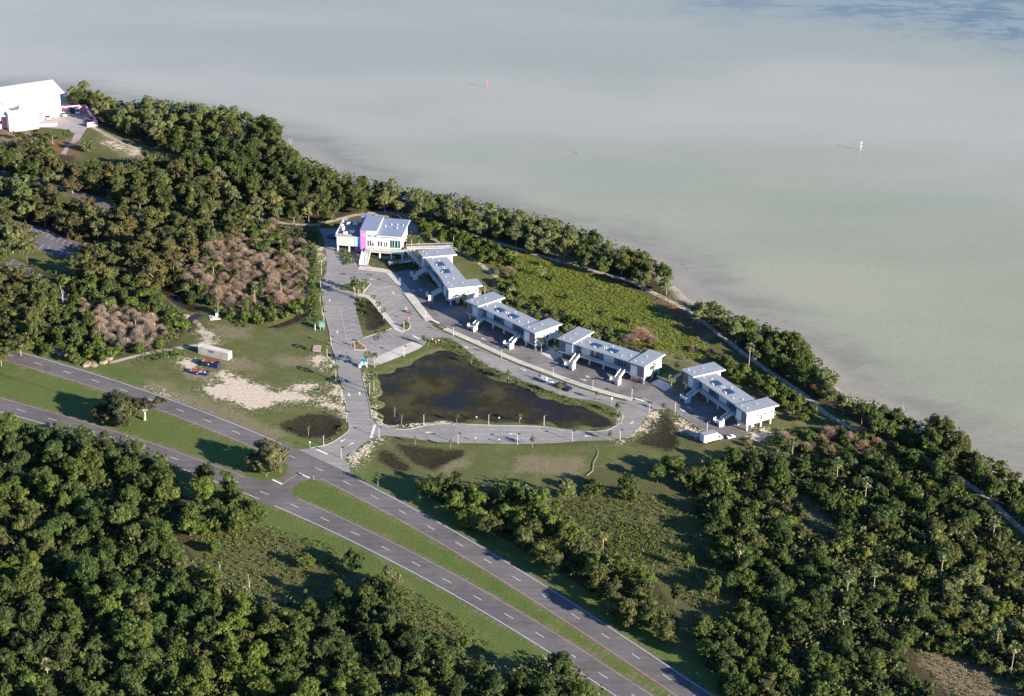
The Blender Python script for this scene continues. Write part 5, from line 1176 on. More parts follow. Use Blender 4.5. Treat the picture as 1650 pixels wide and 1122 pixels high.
# belt right of the highway, thickets at lower right
P3 = (680,778, 730,778, 785,798, 815,778, 858,790, 885,820, 925,845, 945,880, 990,900, 1030,912, 1052,960, 1080,990, 1082,1022, 1050,1018, 1000,982, 935,938, 880,905, 860,872, 790,850, 765,832, 710,805)
fill([P3], 6.6, 4.0, 5.6, 4.8, 'roadside_tree', ['broad', 'broad', 'tall'], {'dark green': 3, 'mid green': 4, 'bright green': 3, 'olive': 3}, 'tree', 'belt of trees right of the highway', 3)
P4 = [(1130,752, 1170,742, 1250,728, 1300,745, 1350,740, 1405,738, 1470,736, 1545,782, 1600,832, 1625,866, 1650,895, 1740,930, 1740,1215, 1180,1215, 1165,1120, 1140,1065, 1120,1010, 1190,1000, 1200,940, 1165,900, 1140,860, 1122,800)]
AV4 = [GN(np.array(q, float).reshape(-1, 2), 4.6) for q in ((1280,775, 1330,795, 1360,840, 1345,862, 1300,850, 1285,812), (1455,1015, 1560,1040, 1660,1095, 1700,1200, 1560,1165, 1470,1085), (1400,895, 1440,900, 1430,930, 1400,925), (1225,905, 1250,930, 1240,960, 1215,950))]
fill(P4, 6.9, 2.8, 5.2, 3.6, 'thicket_tree', ['broad', 'mangrove', 'broad'], {'dark green': 3, 'mid green': 6, 'deep green': 3, 'olive': 4, 'yellowish green': 2, 'grey green': 2}, 'tree', 'thicket in the lower right', 4, avoid=AV4)
fill(P4, 6.4, 1.8, 3.0, 1.9, 'thicket_scrub', 'shrub', {'mid green': 4, 'bright green': 4, 'olive': 3, 'yellowish green': 3}, 'shrub', 'scrub of the lower right thicket', 44, avoid=AV4)
for q, r, tint in [((910,788), 4.6, 'grey green'), ((955,782), 4.2, 'mid green'), ((1010,785), 5.4, 'dark green'), ((1085,745), 4.6, 'mid green'), ((1108,768), 5.0, 'olive'), ((1060,760), 3.4, 'mid green'), ((840,792), 3.6, 'mid green'), ((1165,820), 4.6, 'mid green'), ((1150,850), 4.2, 'dark green'), ((1188,935), 4.6, 'deep green'), ((1110,900), 2.2, 'bright green'), ((1150,940), 3.4, 'mid green'), ((1190,1000), 5, 'mid green'), ((1130,1000), 3.2, 'olive'), ((1090,955), 3, 'olive'),
                   ((1165,1060), 4.5, 'dark green'), ((1190,1100), 5, 'mid green')]:
    tree('thicket_tree', 'broad', q[0], q[1], r, 4.2, tint, 'tree', 'trees round the reddish marsh field')
for q, r, hz, tint in [((490,900), 3.3, 3.2, 'bright green'), ((568,900), 4.6, 4.6, 'dark green'), ((531,905), 1.6, 1.8, 'bright green'), ((627,925), 4.6, 6.5, 'grey green'), ((620,950), 4.0, 4, 'mid green'), ((590,960), 4.6, 4.5, 'bright green'), ((330,760), 4.8, 4.8, 'dark green'), ((345,880), 2.6, 2.6, 'bright green'), ((325,850), 3.2, 3, 'bright green'), ((700,1035), 3.5, 3.4, 'mid green'), ((745,1035), 3.2, 3, 'mid green')]:
    tree('woodland_tree', 'broad', q[0], q[1], r, hz, tint, 'tree', 'trees round the small meadow')
# shore belt
S1 = (110,152, 200,172, 260,168, 340,178, 438,200, 452,232, 478,256, 530,276, 600,298, 640,306, 690,318, 740,322, 800,340, 850,352, 900,362, 950,380, 1000,402, 1040,416, 1080,448, 1070,453, 1000,438, 955,422, 900,403, 850,387, 780,371, 720,350, 650,334, 620,326, 560,330, 500,350, 440,346, 390,332, 345,292, 290,246, 215,206, 170,182)
S2 = (1118,492, 1170,512, 1230,530, 1290,548, 1308,580, 1345,607, 1340,628, 1300,610, 1258,578, 1205,548, 1160,522, 1125,503)
S3 = (1345,640, 1400,655, 1440,675, 1500,690, 1545,700, 1560,735, 1610,752, 1660,785, 1720,815, 1720,880, 1655,835, 1595,785, 1525,745, 1460,705, 1400,684)
fill([S1], 6.3, 3.3, 5.8, 5.0, 'mangrove_tree', 'mangrove', {'grey green': 5, 'pale olive': 2, 'mid green': 3, 'olive': 2, 'dark green': 2}, 'tree', 'trees of the shore belt', 5, pale=True)
fill([S2, S3], 5.2, 3.4, 5.2, 4.6, 'mangrove_tree', 'mangrove', {'grey green': 4, 'mid green': 3, 'olive': 3, 'dark green': 2}, 'tree', 'trees of the shore belt', 6, pale=True)
for q, r in [((1322,612), 5.8), ((1515,692), 6.2), ((1540,712), 5.0), ((1150,500), 4.6), ((1035,448), 4.0), ((1075,455), 3.8), ((138,150), 6.5), ((122,152), 5), ((160,158), 5.2)]:
    tree('mangrove_tree', 'mangrove', q[0], q[1], r, 5, 'grey green', 'tree', 'trees of the shore belt', pale=True)
# green shrubs between the path and the cottages
fill([(668,350, 720,368, 800,396, 835,418, 815,428, 745,402, 700,380, 672,364), (1165,578, 1225,602, 1312,660, 1296,672, 1235,632, 1170,596)], 4.2, 2.4, 3.4, 2.4, 'shore_shrub', 'shrub', {'bright green': 4, 'mid green': 3, 'yellowish green': 1}, 'shrub', 'green shrubs beside the shore path', 7)
fill([(800,430, 830,440, 850,480, 930,515, 1010,540, 1000,555, 900,530, 830,500, 790,470)], 5.2, 1.6, 2.6, 1.4, 'shore_shrub', 'shrub', {'mid green': 3, 'grey green': 3, 'bright green': 2}, 'shrub', 'shrubs behind the middle cottages', 8)
fill([(760,385, 835,412, 900,432, 900,450, 840,440, 790,415), (860,470, 920,480, 1000,510, 1060,545, 1100,570, 1060,565, 990,540, 900,505)], 8.5, 1.2, 2.2, 1.0, 'field_shrub', 'shrub', {'mid green': 3, 'grey green': 3, 'olive': 3, 'brownish': 2}, 'shrub', 'low shrubs in the vine field', 48)
# left woods
A6 = [(0,238, 40,228, 78,232, 92,262, 120,270, 200,264, 262,252, 335,272, 352,300, 330,338, 240,330, 160,300, 60,278, -60,262, -60,238), (-60,292, 0,290, 80,312, 190,345, 232,350, 215,378, 150,372, 60,342, -60,330), (-60,352, 0,352, 45,366, 48,405, 0,412, -60,410), (-60,425, 0,428, 70,442, 78,480, 60,520, 30,560, -60,580), (120,400, 160,395, 188,402, 196,425, 150,440, 128,430), (240,345, 330,335, 390,332, 402,350, 380,372, 330,385, 290,410, 258,440, 205,440, 212,400)]
fill(A6, 7.0, 3.8, 6.8, 6.0, 'oak_tree', ['oak', 'tall', 'oak'], {'olive': 6, 'brownish': 3, 'grey green': 3, 'dark green': 2}, 'tree', 'olive trees of the left woods', 9, pale=True)
fill([(90,455, 130,440, 240,450, 262,490, 296,520, 280,548, 200,568, 120,575, 55,555, 70,500)], 5.4, 2.4, 3.8, 2.6, 'thicket_shrub', 'shrub', {'mid green': 5, 'bright green': 4, 'olive': 2}, 'shrub', 'green thicket left of the ditch', 10, avoid=[GN(np.array((150,500, 200,492, 255,512, 272,545, 240,560, 190,560, 150,530), float).reshape(-1, 2), 2), GN(np.array((125,482, 165,485, 162,508, 130,508), float).reshape(-1, 2), 2)])
fill([(345,497, 400,505, 460,500, 482,478, 485,500, 440,518, 390,512), (260,430, 285,430, 330,470, 345,485, 300,480), (400,352, 440,362, 430,400, 405,395), (440,380, 465,385, 460,410, 440,405), (405,460, 430,455, 430,475, 410,480), (335,420, 360,425, 350,445, 335,440)], 4.2, 1.9, 3.1, 2.0, 'thicket_shrub', 'shrub', {'mid green': 4, 'bright green': 3, 'dark green': 3}, 'shrub', 'green shrubs round the pinkish brush', 12)
for q, r, hz, fam, tint in [((107,214), 2.6, 4.2, 'oak', 'mid green'), ((142,234), 3.0, 3.2, 'broad', 'grey green'), ((60,214), 2.8, 3.4, 'oak', 'olive'), ((30,216), 2.6, 3.0, 'oak', 'olive')]:
    tree('oak_tree', fam, q[0], q[1], r, hz, tint, 'tree', 'trees by the pink building')
# bare pinkish brush
def bare(px, py, r, tint, group='bare pinkish brush'):
    g = G(px, py, r*.45); o = thing('bare_shrub', '', 'bare shrub', (g.x, g.y, 0), random.uniform(0, 6), group); j = random.uniform(.8, 1.15); gq = random.uniform(0, .6)
    link('branches', BR[random.randrange(4)], o, (0, 0, .1), 0, (r*random.uniform(.85, 1.25), r, r*random.uniform(.75, 1.45)), tuple(v*j*(1-gq)+g_*gq for v, g_ in zip(tint, (.24, .215, .18))))
    pending.append((o, ('low' if r < 2.6 else 'broad' if r > 3.3 else 'rounded')+' bare shrub', px, py))
PK = (.37, .275, .228)
def fillb(poly, sp, r0, r1, seed, tint=PK, group='bare pinkish brush'):
    rd = random.Random(seed); g = GN(np.array(poly, float).reshape(-1, 2), 1.5); lo, hi = g.min(0), g.max(0); pts_ = []
    for _ in range(4000):
        q = np.array([rd.uniform(lo[0], hi[0]), rd.uniform(lo[1], hi[1])])
        if not inpoly(q, g) or any(np.hypot(*(q-p_)) < sp for p_ in pts_): continue
        pts_.append(q); px, py = proj((*q, 1.5)); bare(px, py, rd.uniform(r0, r1), tint, group)
fill([(1255,700, 1300,690, 1345,698, 1400,700, 1440,712, 1470,735, 1420,745, 1350,738, 1290,738, 1250,725)], 4.4, 1.9, 3.2, 2.0, 'thicket_shrub', 'shrub', {'mid green': 4, 'dark green': 3, 'olive': 3}, 'shrub', 'shrubs between the last cottage and the shore path', 31)
fillb((1275,700, 1340,690, 1420,695, 1440,715, 1400,735, 1300,730), 6.5, 2.0, 3.4, 32, (.34, .23, .18), 'bare shrubs near the cottages')
fillb((290,425, 320,395, 350,378, 400,380, 420,395, 450,385, 490,395, 490,440, 484,480, 455,488, 420,480, 400,492, 340,480, 305,470, 285,455), 3.3, 1.9, 3.8, 20)
clumps_later = [(290,425, 320,395, 350,378, 400,380, 420,395, 450,385, 490,395, 490,440, 484,480, 455,488, 420,480, 400,492, 340,480, 305,470, 285,455)]
fill(clumps_later, 7.5, 1.6, 2.8, 2.2, 'thicket_shrub', 'shrub', {'mid green': 4, 'dark green': 3, 'olive': 3}, 'shrub', 'green shrubs among the bare brush', 41)
fillb((395,340, 425,345, 450,368, 420,375, 398,362), 4.0, 2.2, 3.0, 21)
fillb((150,500, 200,495, 250,515, 270,545, 240,556, 190,556, 155,530), 3.6, 2.2, 3.8, 22, (.36, .285, .245))
fillb((125,485, 160,488, 160,505, 130,505), 4.0, 2.2, 3, 23, (.38, .27, .22))
for q, r, tn in [((1033,540), 4.4, (.40, .25, .19)), ((1012,545), 3.2, (.38, .24, .19)), ((1052,548), 2.6, (.38, .26, .2)), ((1118,562), 2.4, (.34, .24, .16)), ((1145,568), 2.2, (.34, .26, .18)), ((820,438), 2.8, (.30, .22, .15)), ((1275,712), 4.0, (.36, .26, .22)), ((1335,700), 3.8, (.38, .24, .19)), ((1390,718), 3.6, (.40, .22, .16)), ((1392,735), 2.8, (.36, .22, .17)), ((1312,715), 3.0, (.34, .26, .2)), ((1425,692), 2.6, (.30, .2, .16)), ((888,391), 2.8, (.36, .29, .22)), ((1262,705), 3.0, (.34, .27, .22)), ((1205,716), 1.8, (.3, .24, .18))]:
    bare(q[0], q[1], r, tn, 'bare shrubs near the cottages')
# the two big trees of the median
def big(label, px, py, r, hz, tint, base):
    g = G(*base); o = thing('oak_tree', label, 'tree', (g.x, g.y, 0), .5)
    link('crown', CR['oak'][1], o, (0, 0, hz), 0, (r, r, r*.95), tint)
    link('trunk', TR['broad'][1], o, None, 0, (r, r, hz+.5))
    for k, (dx, dy, f) in enumerate(((.55, .25, .55), (-.5, .3, .5), (.1, -.55, .5))): link('lower_crown', CR['oak'][(k+2) % 4], o, (dx*r, dy*r, hz*.72), k, (r*f, r*f, r*f), tint)
big('large dark oak with a broad round crown, left one on the grass median', 190, 640, 8.2, 5.0, (.078, .088, .042), (190, 682))
big('large olive oak on the grass median beside the junction', 435, 720, 7.2, 6.0, (.150, .148, .078), (432, 762))
g = G(233, 677); o = thing('half_bare_tree', 'leaning half-dead tree with white trunk right of the dark median oak', 'tree', (g.x, g.y, 0), 0)
MB().tube((0, 0, 0), (.2, 0, 3.2), .55, .35, 7).tube((.2, 0, 3.2), (3.5, 0, 6.2), .3, .15, 6).tube((.2, 0, 3.0), (-3.0, .5, 6.0), .3, .15, 6).tube((3.5, 0, 6.2), (6.8, .5, 7.0), .15, .05, 5).tube((1.6, 0, 4.5), (3.5, -2, 5.5), .16, .06, 5).tube((.2, 0, 3.2), (.3, 1, 6.5), .22, .08, 5).obj('trunk', M['deadwood'], o)
for x, y, z0, r in ((1.0, 0, 6.4, 2.9), (4.4, .3, 7.0, 2.3), (-2.4, .4, 6.2, 2.8), (6.6, .4, 7.1, 1.4), (2.6, -1.6, 5.6, 1.6)): link('leaf_clump', CR['oak'][random.randrange(4)], o, (x, y, z0), 0, (r, r, r*.7), (.09, .088, .055))
# fallen and dead trees
def dead(label, px, py, segs, s=1.0, rz=0):
    g = G(px, py); o = thing('dead_tree', label, 'dead tree', (g.x, g.y, 0), rz, 'dead grey trees'); b = MB()
    for a, c, r0_, r1_ in segs: b.tube([v*s for v in a], [v*s for v in c], r0_*s, r1_*s, 5)
    b.obj('branches', M['deadwood'], o)
SEG = [((0, 0, 0), (.4, 0, 3.5), .22, .14), ((.4, 0, 3.5), (-1.8, 0, 6.5), .13, .05), ((.4, 0, 3.5), (2.6, .4, 6.0), .13, .05), ((-.7, 0, 5.0), (-2.8, .5, 5.4), .08, .03), ((.3, 0, 2.5), (2.4, -.6, 4.2), .1, .03), ((1.6, .2, 5.0), (1.2, .5, 7.0), .07, .03), ((.2, 0, 2.0), (-1.8, .6, 4.0), .1, .03)]
for lab, px, py, s in [('bare grey dead tree in the shade beside the left car park', 102, 492, 1.1), ('pale dead branches at the lower edge of the meadow clearing', 402, 953, .75), ('dead grey snag at the left of the meadow clearing', 355, 922, .5), ('bleached snag in the woods near the bottom road', 718, 1080, .8), ('bleached dead tree on the headland point by the water', 468, 236, .6), ('dead snag in the beach gap among shore trees', 979, 405, .8), ('dead pale tree trunk among the pinkish brush edge', 258, 438, .9), ('white forked snag in front of the pond-side woods', 888, 1087, 1.0), ('bare snag on the mud shore beyond the path', 1457, 679, .9)]:
    dead(lab, px, py, SEG, s, random.uniform(0, 3))
g = G(945, 768); o = thing('fallen_tree', 'fallen bare curving trunk on the lawn below the drive', 'fallen tree', (g.x, g.y, 0)); b2 = MB(); pr_ = [G(945,768), G(955,760), G(957,745), G(963,735), G(964,728), G(960,721)]
for i in range(5): b2.tube(Vector((*(pr_[i]-g)[:2], .25)), Vector((*(pr_[i+1]-g)[:2], .25)), .10-.012*i, .09-.012*i, 5)
b2.obj('trunk', M['deadwood'], o)
# palms
for lab, px, py, h, r, kw in [
    ('left tall palm in the clump on the first parking island', 571.8, 478, 5.4, 1.7, {}), ('middle tall palm in the clump on the first parking island', 577, 481, 6.2, 1.8, {'tint': (.13, .15, .07)}), ('right palm in the clump on the first parking island', 586.4, 474.5, 5.0, 1.6, {}), ('front palm in the clump on the first parking island', 580, 484, 6.0, 1.5, {}), ('rear palm in the clump on the first parking island', 570, 468, 4.4, 1.5, {}),
    ('upper small palm on the parking sidewalk', 602, 491, 3.2, 1.1, {}), ('middle small palm on the parking sidewalk', 609.5, 502, 3.2, 1.1, {}), ('lower small palm on the parking sidewalk', 618, 514.5, 3.6, 1.2, {}),
    ('palm left of the road at the top of the hedge', 518, 432, 4.2, 1.3, {}), ('second palm down the road beside the hedge', 516.5, 465, 4.5, 1.3, {}), ('third palm down the road beside the hedge', 516, 492, 5.0, 1.5, {}), ('fourth palm down the road beside the hedge', 519, 509, 4.6, 1.4, {}),
    ('upper palm beside the teal kiosk', 592, 594, 5.2, 1.5, {}), ('right palm beside the teal kiosk', 603.6, 593, 4.6, 1.4, {}), ('left palm on the bank where the road meets the pond', 595.5, 636, 5.6, 1.6, {}), ('right palm on the bank where the road meets the pond', 602.5, 631, 5.2, 1.5, {}),
    ('left palm beside the entrance road sand verge', 527, 575, 4.6, 1.4, {}), ('second palm beside the entrance road sand verge', 541, 614, 5.0, 1.5, {}), ('palm at the lower right corner of the third cottage', 1048, 613, 5.6, 1.6, {'tint': (.12, .14, .06)}), ('palm between the third and the last cottage', 1081, 632, 5.2, 1.6, {'tint': (.12, .15, .06)}), ('palm at the lower right corner of the second cottage', 872, 568, 4.6, 1.6, {}), ('dark palm at the right corner of the first cottage', 747.5, 497, 4.6, 1.5, {'tint': (.045, .06, .03)}),
    ('left palm on the lawn right of the tower building', 662.7, 396, 3.6, 1.2, {}), ('right palm on the lawn right of the tower building', 674.8, 396.5, 2.8, 1.3, {}), ('palm on the lawn behind the first cottage', 741, 412, 3.8, 1.2, {}), ('thin palm on the lawn at the right of the first cottage', 781, 477, 4.6, 1.0, {}), ('palm beside the second cottage lower right pillar', 895, 573, 4.0, 1.3, {}),
    ('left palm rising from the pinkish brush', 344.4, 449, 5.6, 1.2, {}), ('right palm rising from the pinkish brush', 411, 492, 6.6, 1.4, {}), ('palm in front of the pink building', 85.6, 236, 5.6, 1.5, {'skirt': True}), ('dark palm right of the white box truck', 1278.5, 711, 5.5, 1.8, {'crown': True, 'skirt': True}),
    ('palm with dead skirt in the thicket under the marsh field', 1192, 884, 8.0, 1.9, {'crown': True, 'skirt': True}), ('palm with tan skirt above the brown clearing', 1351, 745, 8, 1.9, {'crown': True, 'skirt': True}), ('palm in the thicket below the shore path', 1397, 776.5, 8, 1.9, {'crown': True, 'skirt': True}), ('left one of the paired tall palms in the thicket', 1367.6, 929, 9, 2.0, {'crown': True, 'skirt': True}), ('right one of the paired tall palms in the thicket', 1411, 919, 10, 2.1, {'crown': True, 'skirt': True}), ('tall slim palm at the right thicket clearing', 1520.6, 893, 10, 2.1, {'crown': True, 'skirt': True}),
    ('palm near the right edge of the thicket', 1610, 1012, 9, 2.0, {'crown': True, 'skirt': True}), ('lower palm near the right edge of the thicket', 1635.5, 1042, 9, 2.0, {'crown': True, 'skirt': True}), ('palm by the path at the right edge', 1603.6, 840, 8, 1.9, {'crown': True, 'skirt': True}), ('small palm below the paired palms', 1360, 991.5, 8, 1.7, {'crown': True, 'skirt': True}), ('pale dying palm in the reddish marsh field', 971, 890, 5.5, 1.5, {'tint': (.17, .14, .07), 'skirt': True}),
    ('left tall palm behind the last cottage', 1209, 559, 8, 1.9, {'crown': True, 'skirt': True}), ('right tall palm behind the last cottage', 1217, 592, 4.8, 1.8, {}), ('palm in the vine field near the path', 873, 447, 3.0, 1.8, {'tint': (.14, .16, .08)}), ('palm in the lower left woods with tan skirt', 75, 1070, 9, 1.9, {'crown': True, 'skirt': True, 'tint': (.13, .13, .06)}), ('palm in the left thicket', 219, 530, 4.5, 1.3, {}), ('small palm in the left thicket', 102, 545, 4, 1.2, {})]:
    palm('cabbage '+lab if not lab.startswith(('left tall',)) else lab, px, py, h, r, **kw)
g = G(453.4, 483); o = thing('dead_palm', 'bare dead palm trunk in the pinkish brush', 'dead palm', (g.x, g.y, 0)); link('trunk', PT, o, None, 0, (.15, .15, 6.5))
# young trees
for px, py, h, lab, tint in [(647,685,4.4,'on the pond bank, second from the junction', 0), (636,672,4.2,'on the sandy pond bank, nearest the junction', 0), (736,681,3.4,'bushy, on the pond bank of the lower drive', 1), (837,682,4.0,'bushy, on the pond bank towards the bend', 1), (726,723,4.0,'on the grass below the lower drive, second', 0), (669,717,3.6,'on the grass below the lower drive, nearest the junction', 0), (858,721,4.4,'leafy, on the grass below the lower drive', 2), (609,783,5.2,'beside the highway below the junction', 1),
                             (760,587,3.8,'first on the upper pond bank', 2), (819,613,4.2,'second on the upper pond bank', 2), (902,638,5.4,'hiding part of the dark pickup', 2), (962,645,3.6,'beside the red flowers on the upper pond bank', 2), (995,668,4.6,'at the inner corner of the right bend', 1), (1069,664,3.6,'on the rocky bank at the top of the small basin', 2), (983,711,4.0,'outside the lower drive near the right bend', 2), (497,702,3.8,'beside the dry basin at the junction', 0),
                             (683,556,4.0,'at the top corner of the pond', 1), (690,558,3.4,'right of the one at the top corner of the pond', 1), (656,529,2.6,'on the small round island', 1), (575,560,2.6,'on the mulch island', 1), (1090,600,4.5,'dark, between the third and last cottages', 1), (1115,585,3.0,'behind the last cottage', 1), (1130,600+85,0.1,'', 1)]:
    if h > 1: young('slender young tree '+lab, px, py, h, ((.17, .15, .11), (.075, .11, .035), (.13, .15, .06))[tint], .8 if tint == 0 else 1.0)
# entrance planting by the tower, grasses
gr_rng = np.random.default_rng(5)
def clumps(name, polys, dens, size, h, mat, seed, label, cat=None, avoid=(), zc=0.0, blades=7, kind='stuff', spread=.9, aboveroad=False):
    """ground cover nobody could count: many small upright leaf clumps in one mesh"""
    rng = np.random.default_rng(seed); V, Fc = [], []
    for q in polys:
        g = q if isinstance(q, np.ndarray) else GN(np.array(q, float).reshape(-1, 2), zc); lo, hi = g.min(0), g.max(0); n = int((hi[0]-lo[0])*(hi[1]-lo[1])*dens)
        c = np.stack([rng.uniform(lo[0], hi[0], n), rng.uniform(lo[1], hi[1], n)], 1); k = inpoly(c, g)
        for a in avoid: k &= ~inpoly(c, a)
        c = c[k]
        for _ in range(blades):
            n = len(c); off = rng.normal(size=(n, 3))*np.array([spread, spread, 0])*size*.9; s = rng.uniform(.5, 1.3, n)*size; hh = h*rng.uniform(.25, 1, n)
            p0 = np.concatenate([c, np.zeros((n, 1))], 1)+off; p0[:, 2] = hh
            d = rng.normal(size=(n, 3))+np.array([0, 0, 1.0]); d /= np.linalg.norm(d, axis=1)[:, None]
            v, f = quads_cloud(p0, d, s*.6, rng); Fc.append(f+sum(len(x) for x in V)); V.append(v)
    me = fastmesh(name, np.concatenate(V), np.concatenate(Fc)); me.materials.append(M[mat]); o = bpy.data.objects.new(name, me); C.objects.link(o); o['kind'] = kind; o['label'] = label; o['category'] = cat or 'undergrowth'; return o
roadhole = [ENTR, INNER]
clumps('vine_cover', VINES, 1.7, .28, .40, 'vine', 1, 'bright green vine cover filling the field behind the cottages', 'vines', blades=7)
clumps('marsh_plants', [MARSH[0]], 1.0, .32, .8, 'marsh', 2, 'reddish brown and green marsh plants in the field right of the highway', 'marsh plants')
clumps('marsh_plants', [(950,850, 1000,835, 1060,860, 1090,890, 1060,915, 990,895), (1080,880, 1150,880, 1170,900, 1110,915)], 1.0, .34, .9, 'marsh_green', 22, 'bright green leafy patch in the marsh field right of the highway', 'marsh plants')
clumps('marsh_plants', MARSH[1:4], .8, .32, .7, 'marsh', 3, 'brown marsh plants in the small clearing below the highway', 'marsh plants')
clumps('understory', [P1], .5, .8, 3.6, 'under', 4, 'dark understory plants under the woods below the highway', blades=6)
clumps('understory', P4, .45, .8, 3.2, 'under', 5, 'dark understory plants of the lower right thicket', blades=6, avoid=AV4[:2])
clumps('understory', [P3, S1, S2, S3], .45, .8, 3.0, 'under', 6, 'dark understory plants of the shore belt and roadside trees', blades=6, avoid=roadhole)
clumps('understory', A6, .3, .8, 2.4, 'under', 7, 'dark understory plants under the left woods', blades=5)
clumps('thicket_plants', THICK[:2], .30, .6, 1.5, 'thicket', 8, 'mixed low thicket plants round the pinkish brush and the ditch', blades=7)
clumps('thicket_plants', [THICK[4]], .35, .6, 1.0, 'thicket', 9, 'grey green low plants directly behind the middle cottages', blades=6)
clumps('shore_hedge', [THICK[2], THICK[3]], .35, .6, 1.6, 'hedge', 10, 'green low growth along the shore path', 'hedge', blades=7)
clumps('swale_grass', [(498,372, 512,372, 512,420, 510,470, 516,520, 498,520, 492,495, 500,455, 502,410)], .9, .5, 1.2, 'swale', 11, 'tall green growth in the swale left of the entrance road', 'tall grass', blades=7)
clumps('swale_grass', [(345,500, 365,508, 400,525, 400,532, 370,520, 352,512)], .9, .5, 1.1, 'swale', 12, 'bright green hump of tall grass beside the pump station', 'tall grass', blades=7)
clumps('swale_grass', [(232,570, 290,562, 300,572, 250,582, 215,588)], .6, .5, .9, 'swale', 13, 'green weeds left of the cream container', 'weeds', blades=6)
clumps('planting_bed_flowers', [(548,402, 556,402, 566,415, 570,425, 558,428, 550,420)], 1.6, .4, 1.0, 'marsh_green', 14, 'leafy planting bed in front of the tower building', 'plants', blades=7)
clumps('planting_bed_shrubs', [(626,424, 650,425, 668,430, 660,436, 640,436, 628,432), (655,415, 672,420, 676,432, 664,430)], 1.0, .5, .9, 'under', 15, 'dark shrubs under the walkway beside the first cottage', 'plants', blades=7)
clumps('verge_plants', [(606,552, 612,545, 628,534, 633,529, 628,529, 610,537), (578,485, 590,486, 588,520, 583,528)], .9, .4, .7, 'marsh_green', 16, 'low planting round the dark swale between the parking bays', 'plants', blades=6)
clumps('bank_plants', [(690,556, 722,546, 742,558, 782,584, 802,596, 852,618, 925,644, 985,660, 1001,670, 1000,680, 985,668, 920,652, 845,627, 790,606, 760,584, 735,565, 705,561), (596,600, 604,598, 604,640, 600,660, 596,640)], .8, .35, .6, 'swale', 17, 'rough green plants on the upper bank of the pond', 'plants', blades=5)
clumps('bank_plants', [(548,690, 560,680, 563,690, 552,700, 530,714, 524,712, 540,702)], .5, .4, .8, 'marsh', 18, 'tan shrubs on the kerb side of the dry basin', 'plants', blades=6)
clumps('dry_weeds', [DIRT[12], DIRT[11], DIRT[13], (1400,895, 1440,900, 1430,930, 1400,925)], .8, .32, .7, 'dryweed', 51, 'tan dry weeds in the clearings of the lower right thicket', 'weeds', blades=5)
clumps('dry_weeds', [(1060,470, 1100,500, 1150,545, 1140,560, 1090,530, 1050,490), (900,515, 940,520, 930,530, 890,515), (800,490, 850,505, 890,520, 860,522, 820,508)], .6, .32, .5, 'dryweed', 52, 'reddish dry weeds between the vine field and the shore path', 'weeds', blades=5)
clumps('dry_weeds', [(940,455, 985,465, 1010,480, 990,488, 950,474), (845,470, 880,478, 900,492, 870,490), (1010,520, 1050,530, 1080,550, 1040,545)], .5, .3, .6, 'dryweed', 53, 'pale brown patches in the green vine field', 'weeds', blades=5)
# brush piles by the highway and rocks
for i, (px, py, r) in enumerate([(92, 567, 1.2), (100, 572, 1.4), (140, 588, 1.5), (152, 588, 1.2), (165, 583, 1.6), (176, 578, 1.3), (115, 580, 1.2), (128, 584, 1.1)]):
    g = G(px, py); bm = bmesh.new(); bmesh.ops.create_icosphere(bm, subdivisions=2, radius=1)
    rd = random.Random(i)
    for v in bm.verts: v.co *= rd.uniform(.7, 1.2); v.co.z = max(v.co.z*.5, -.1)
    me = bpy.data.meshes.new('brush_pile'); bm.to_mesh(me); bm.free(); me.materials.append(M['mound']); o = link('brush_pile', me, None, (g.x, g.y, 0), rd.uniform(0, 3), (r*1.5, r*1.1, r))
    tag(o, ['small','low','tall','rounded','wide','narrow','ragged','loose'][i]+' brown brush heap at the thicket edge, '+['leftmost','second from left','fifth from left','sixth from left','second from right','rightmost','third from left','fourth from left'][i]+' of the row', 'brush pile', 'brush piles above the highway')
rk = []
rng = np.random.default_rng(9)
bm = bmesh.new()
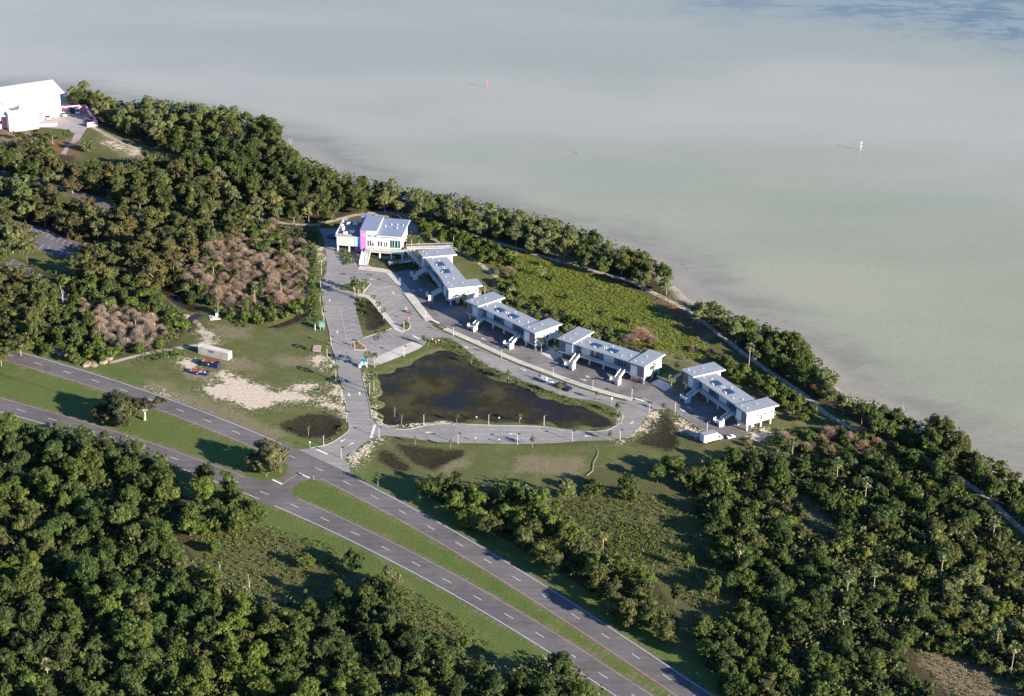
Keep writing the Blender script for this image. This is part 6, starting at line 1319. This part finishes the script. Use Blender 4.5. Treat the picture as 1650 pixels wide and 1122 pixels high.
for pl, n in ((SAND[6], 70), (SAND[8], 40), (SAND[7], 40), (P(604,686, 700,681, 760,683, 700,686, 640,695), 40), (P(1000,664, 1006,672, 1002,684, 996,690), 14), (P(535,632, 556,640, 556,660, 545,655), 40), (P(550,402, 562,404, 572,422, 560,427), 60), (P(790,447, 800,450, 798,480, 792,478), 26)):
    lo, hi = pl.min(0), pl.max(0)
    for _ in range(n*3):
        q = rng.uniform(lo, hi)
        if not inpoly(q, pl) or n <= 0: continue
        n -= 1; r = rng.uniform(.10, .30)
        bmesh.ops.create_icosphere(bm, subdivisions=1, radius=r, matrix=Matrix.Translation((q[0], q[1], r*.4)) @ Matrix.Rotation(rng.uniform(0, 3), 4, 'Z') @ Matrix.Diagonal((1.3, .9, .7, 1)))
me = bpy.data.meshes.new('rock_edging'); bm.to_mesh(me); bm.free(); me.materials.append(M['rock']); o = link('rock_edging', me); o['kind'] = 'stuff'; o['label'] = 'pale limestone rocks scattered on the drive banks'; o['category'] = 'rocks'
# the shaded car park at the left
cp = flatpoly('shaded_car_park', P(-80,340, 0,350, 60,365, 130,392, 130,420, 105,412, 60,405, 45,388, 0,375, -60,370), .03, surf('old_asphalt', (.13, .12, .135), .85, .1, .1), kind='structure')
cp2 = flatpoly('shaded_car_park', P(-80,395, 0,405, 40,425, 75,448, 110,470, 105,490, 70,470, 30,440, 0,425, -80,420), .03, M['asphalt_old'], kind='structure')
flatpoly('shaded_lane', P(-60,262, 60,285, 160,318, 240,345, 225,356, 150,330, 60,300, -60,275), .03, M['asphalt_old'], kind='structure')
for i in range(9): pstripe(cp, (52+i*9, 368+i*3.2, 46+i*9, 374+i*3.2), .12, 'paint', .037, 'bay_line')
for i in range(8): pstripe(cp, (60+i*10.4, 390+i*3.8, 52+i*10.4, 399+i*3.8), .12, 'paint', .037, 'bay_line')
for i in range(9): pstripe(cp2, (11+i*11, 413+i*6.2, 4+i*11, 420+i*6.2), .12, 'paint', .037, 'bay_line')
finish_labels()
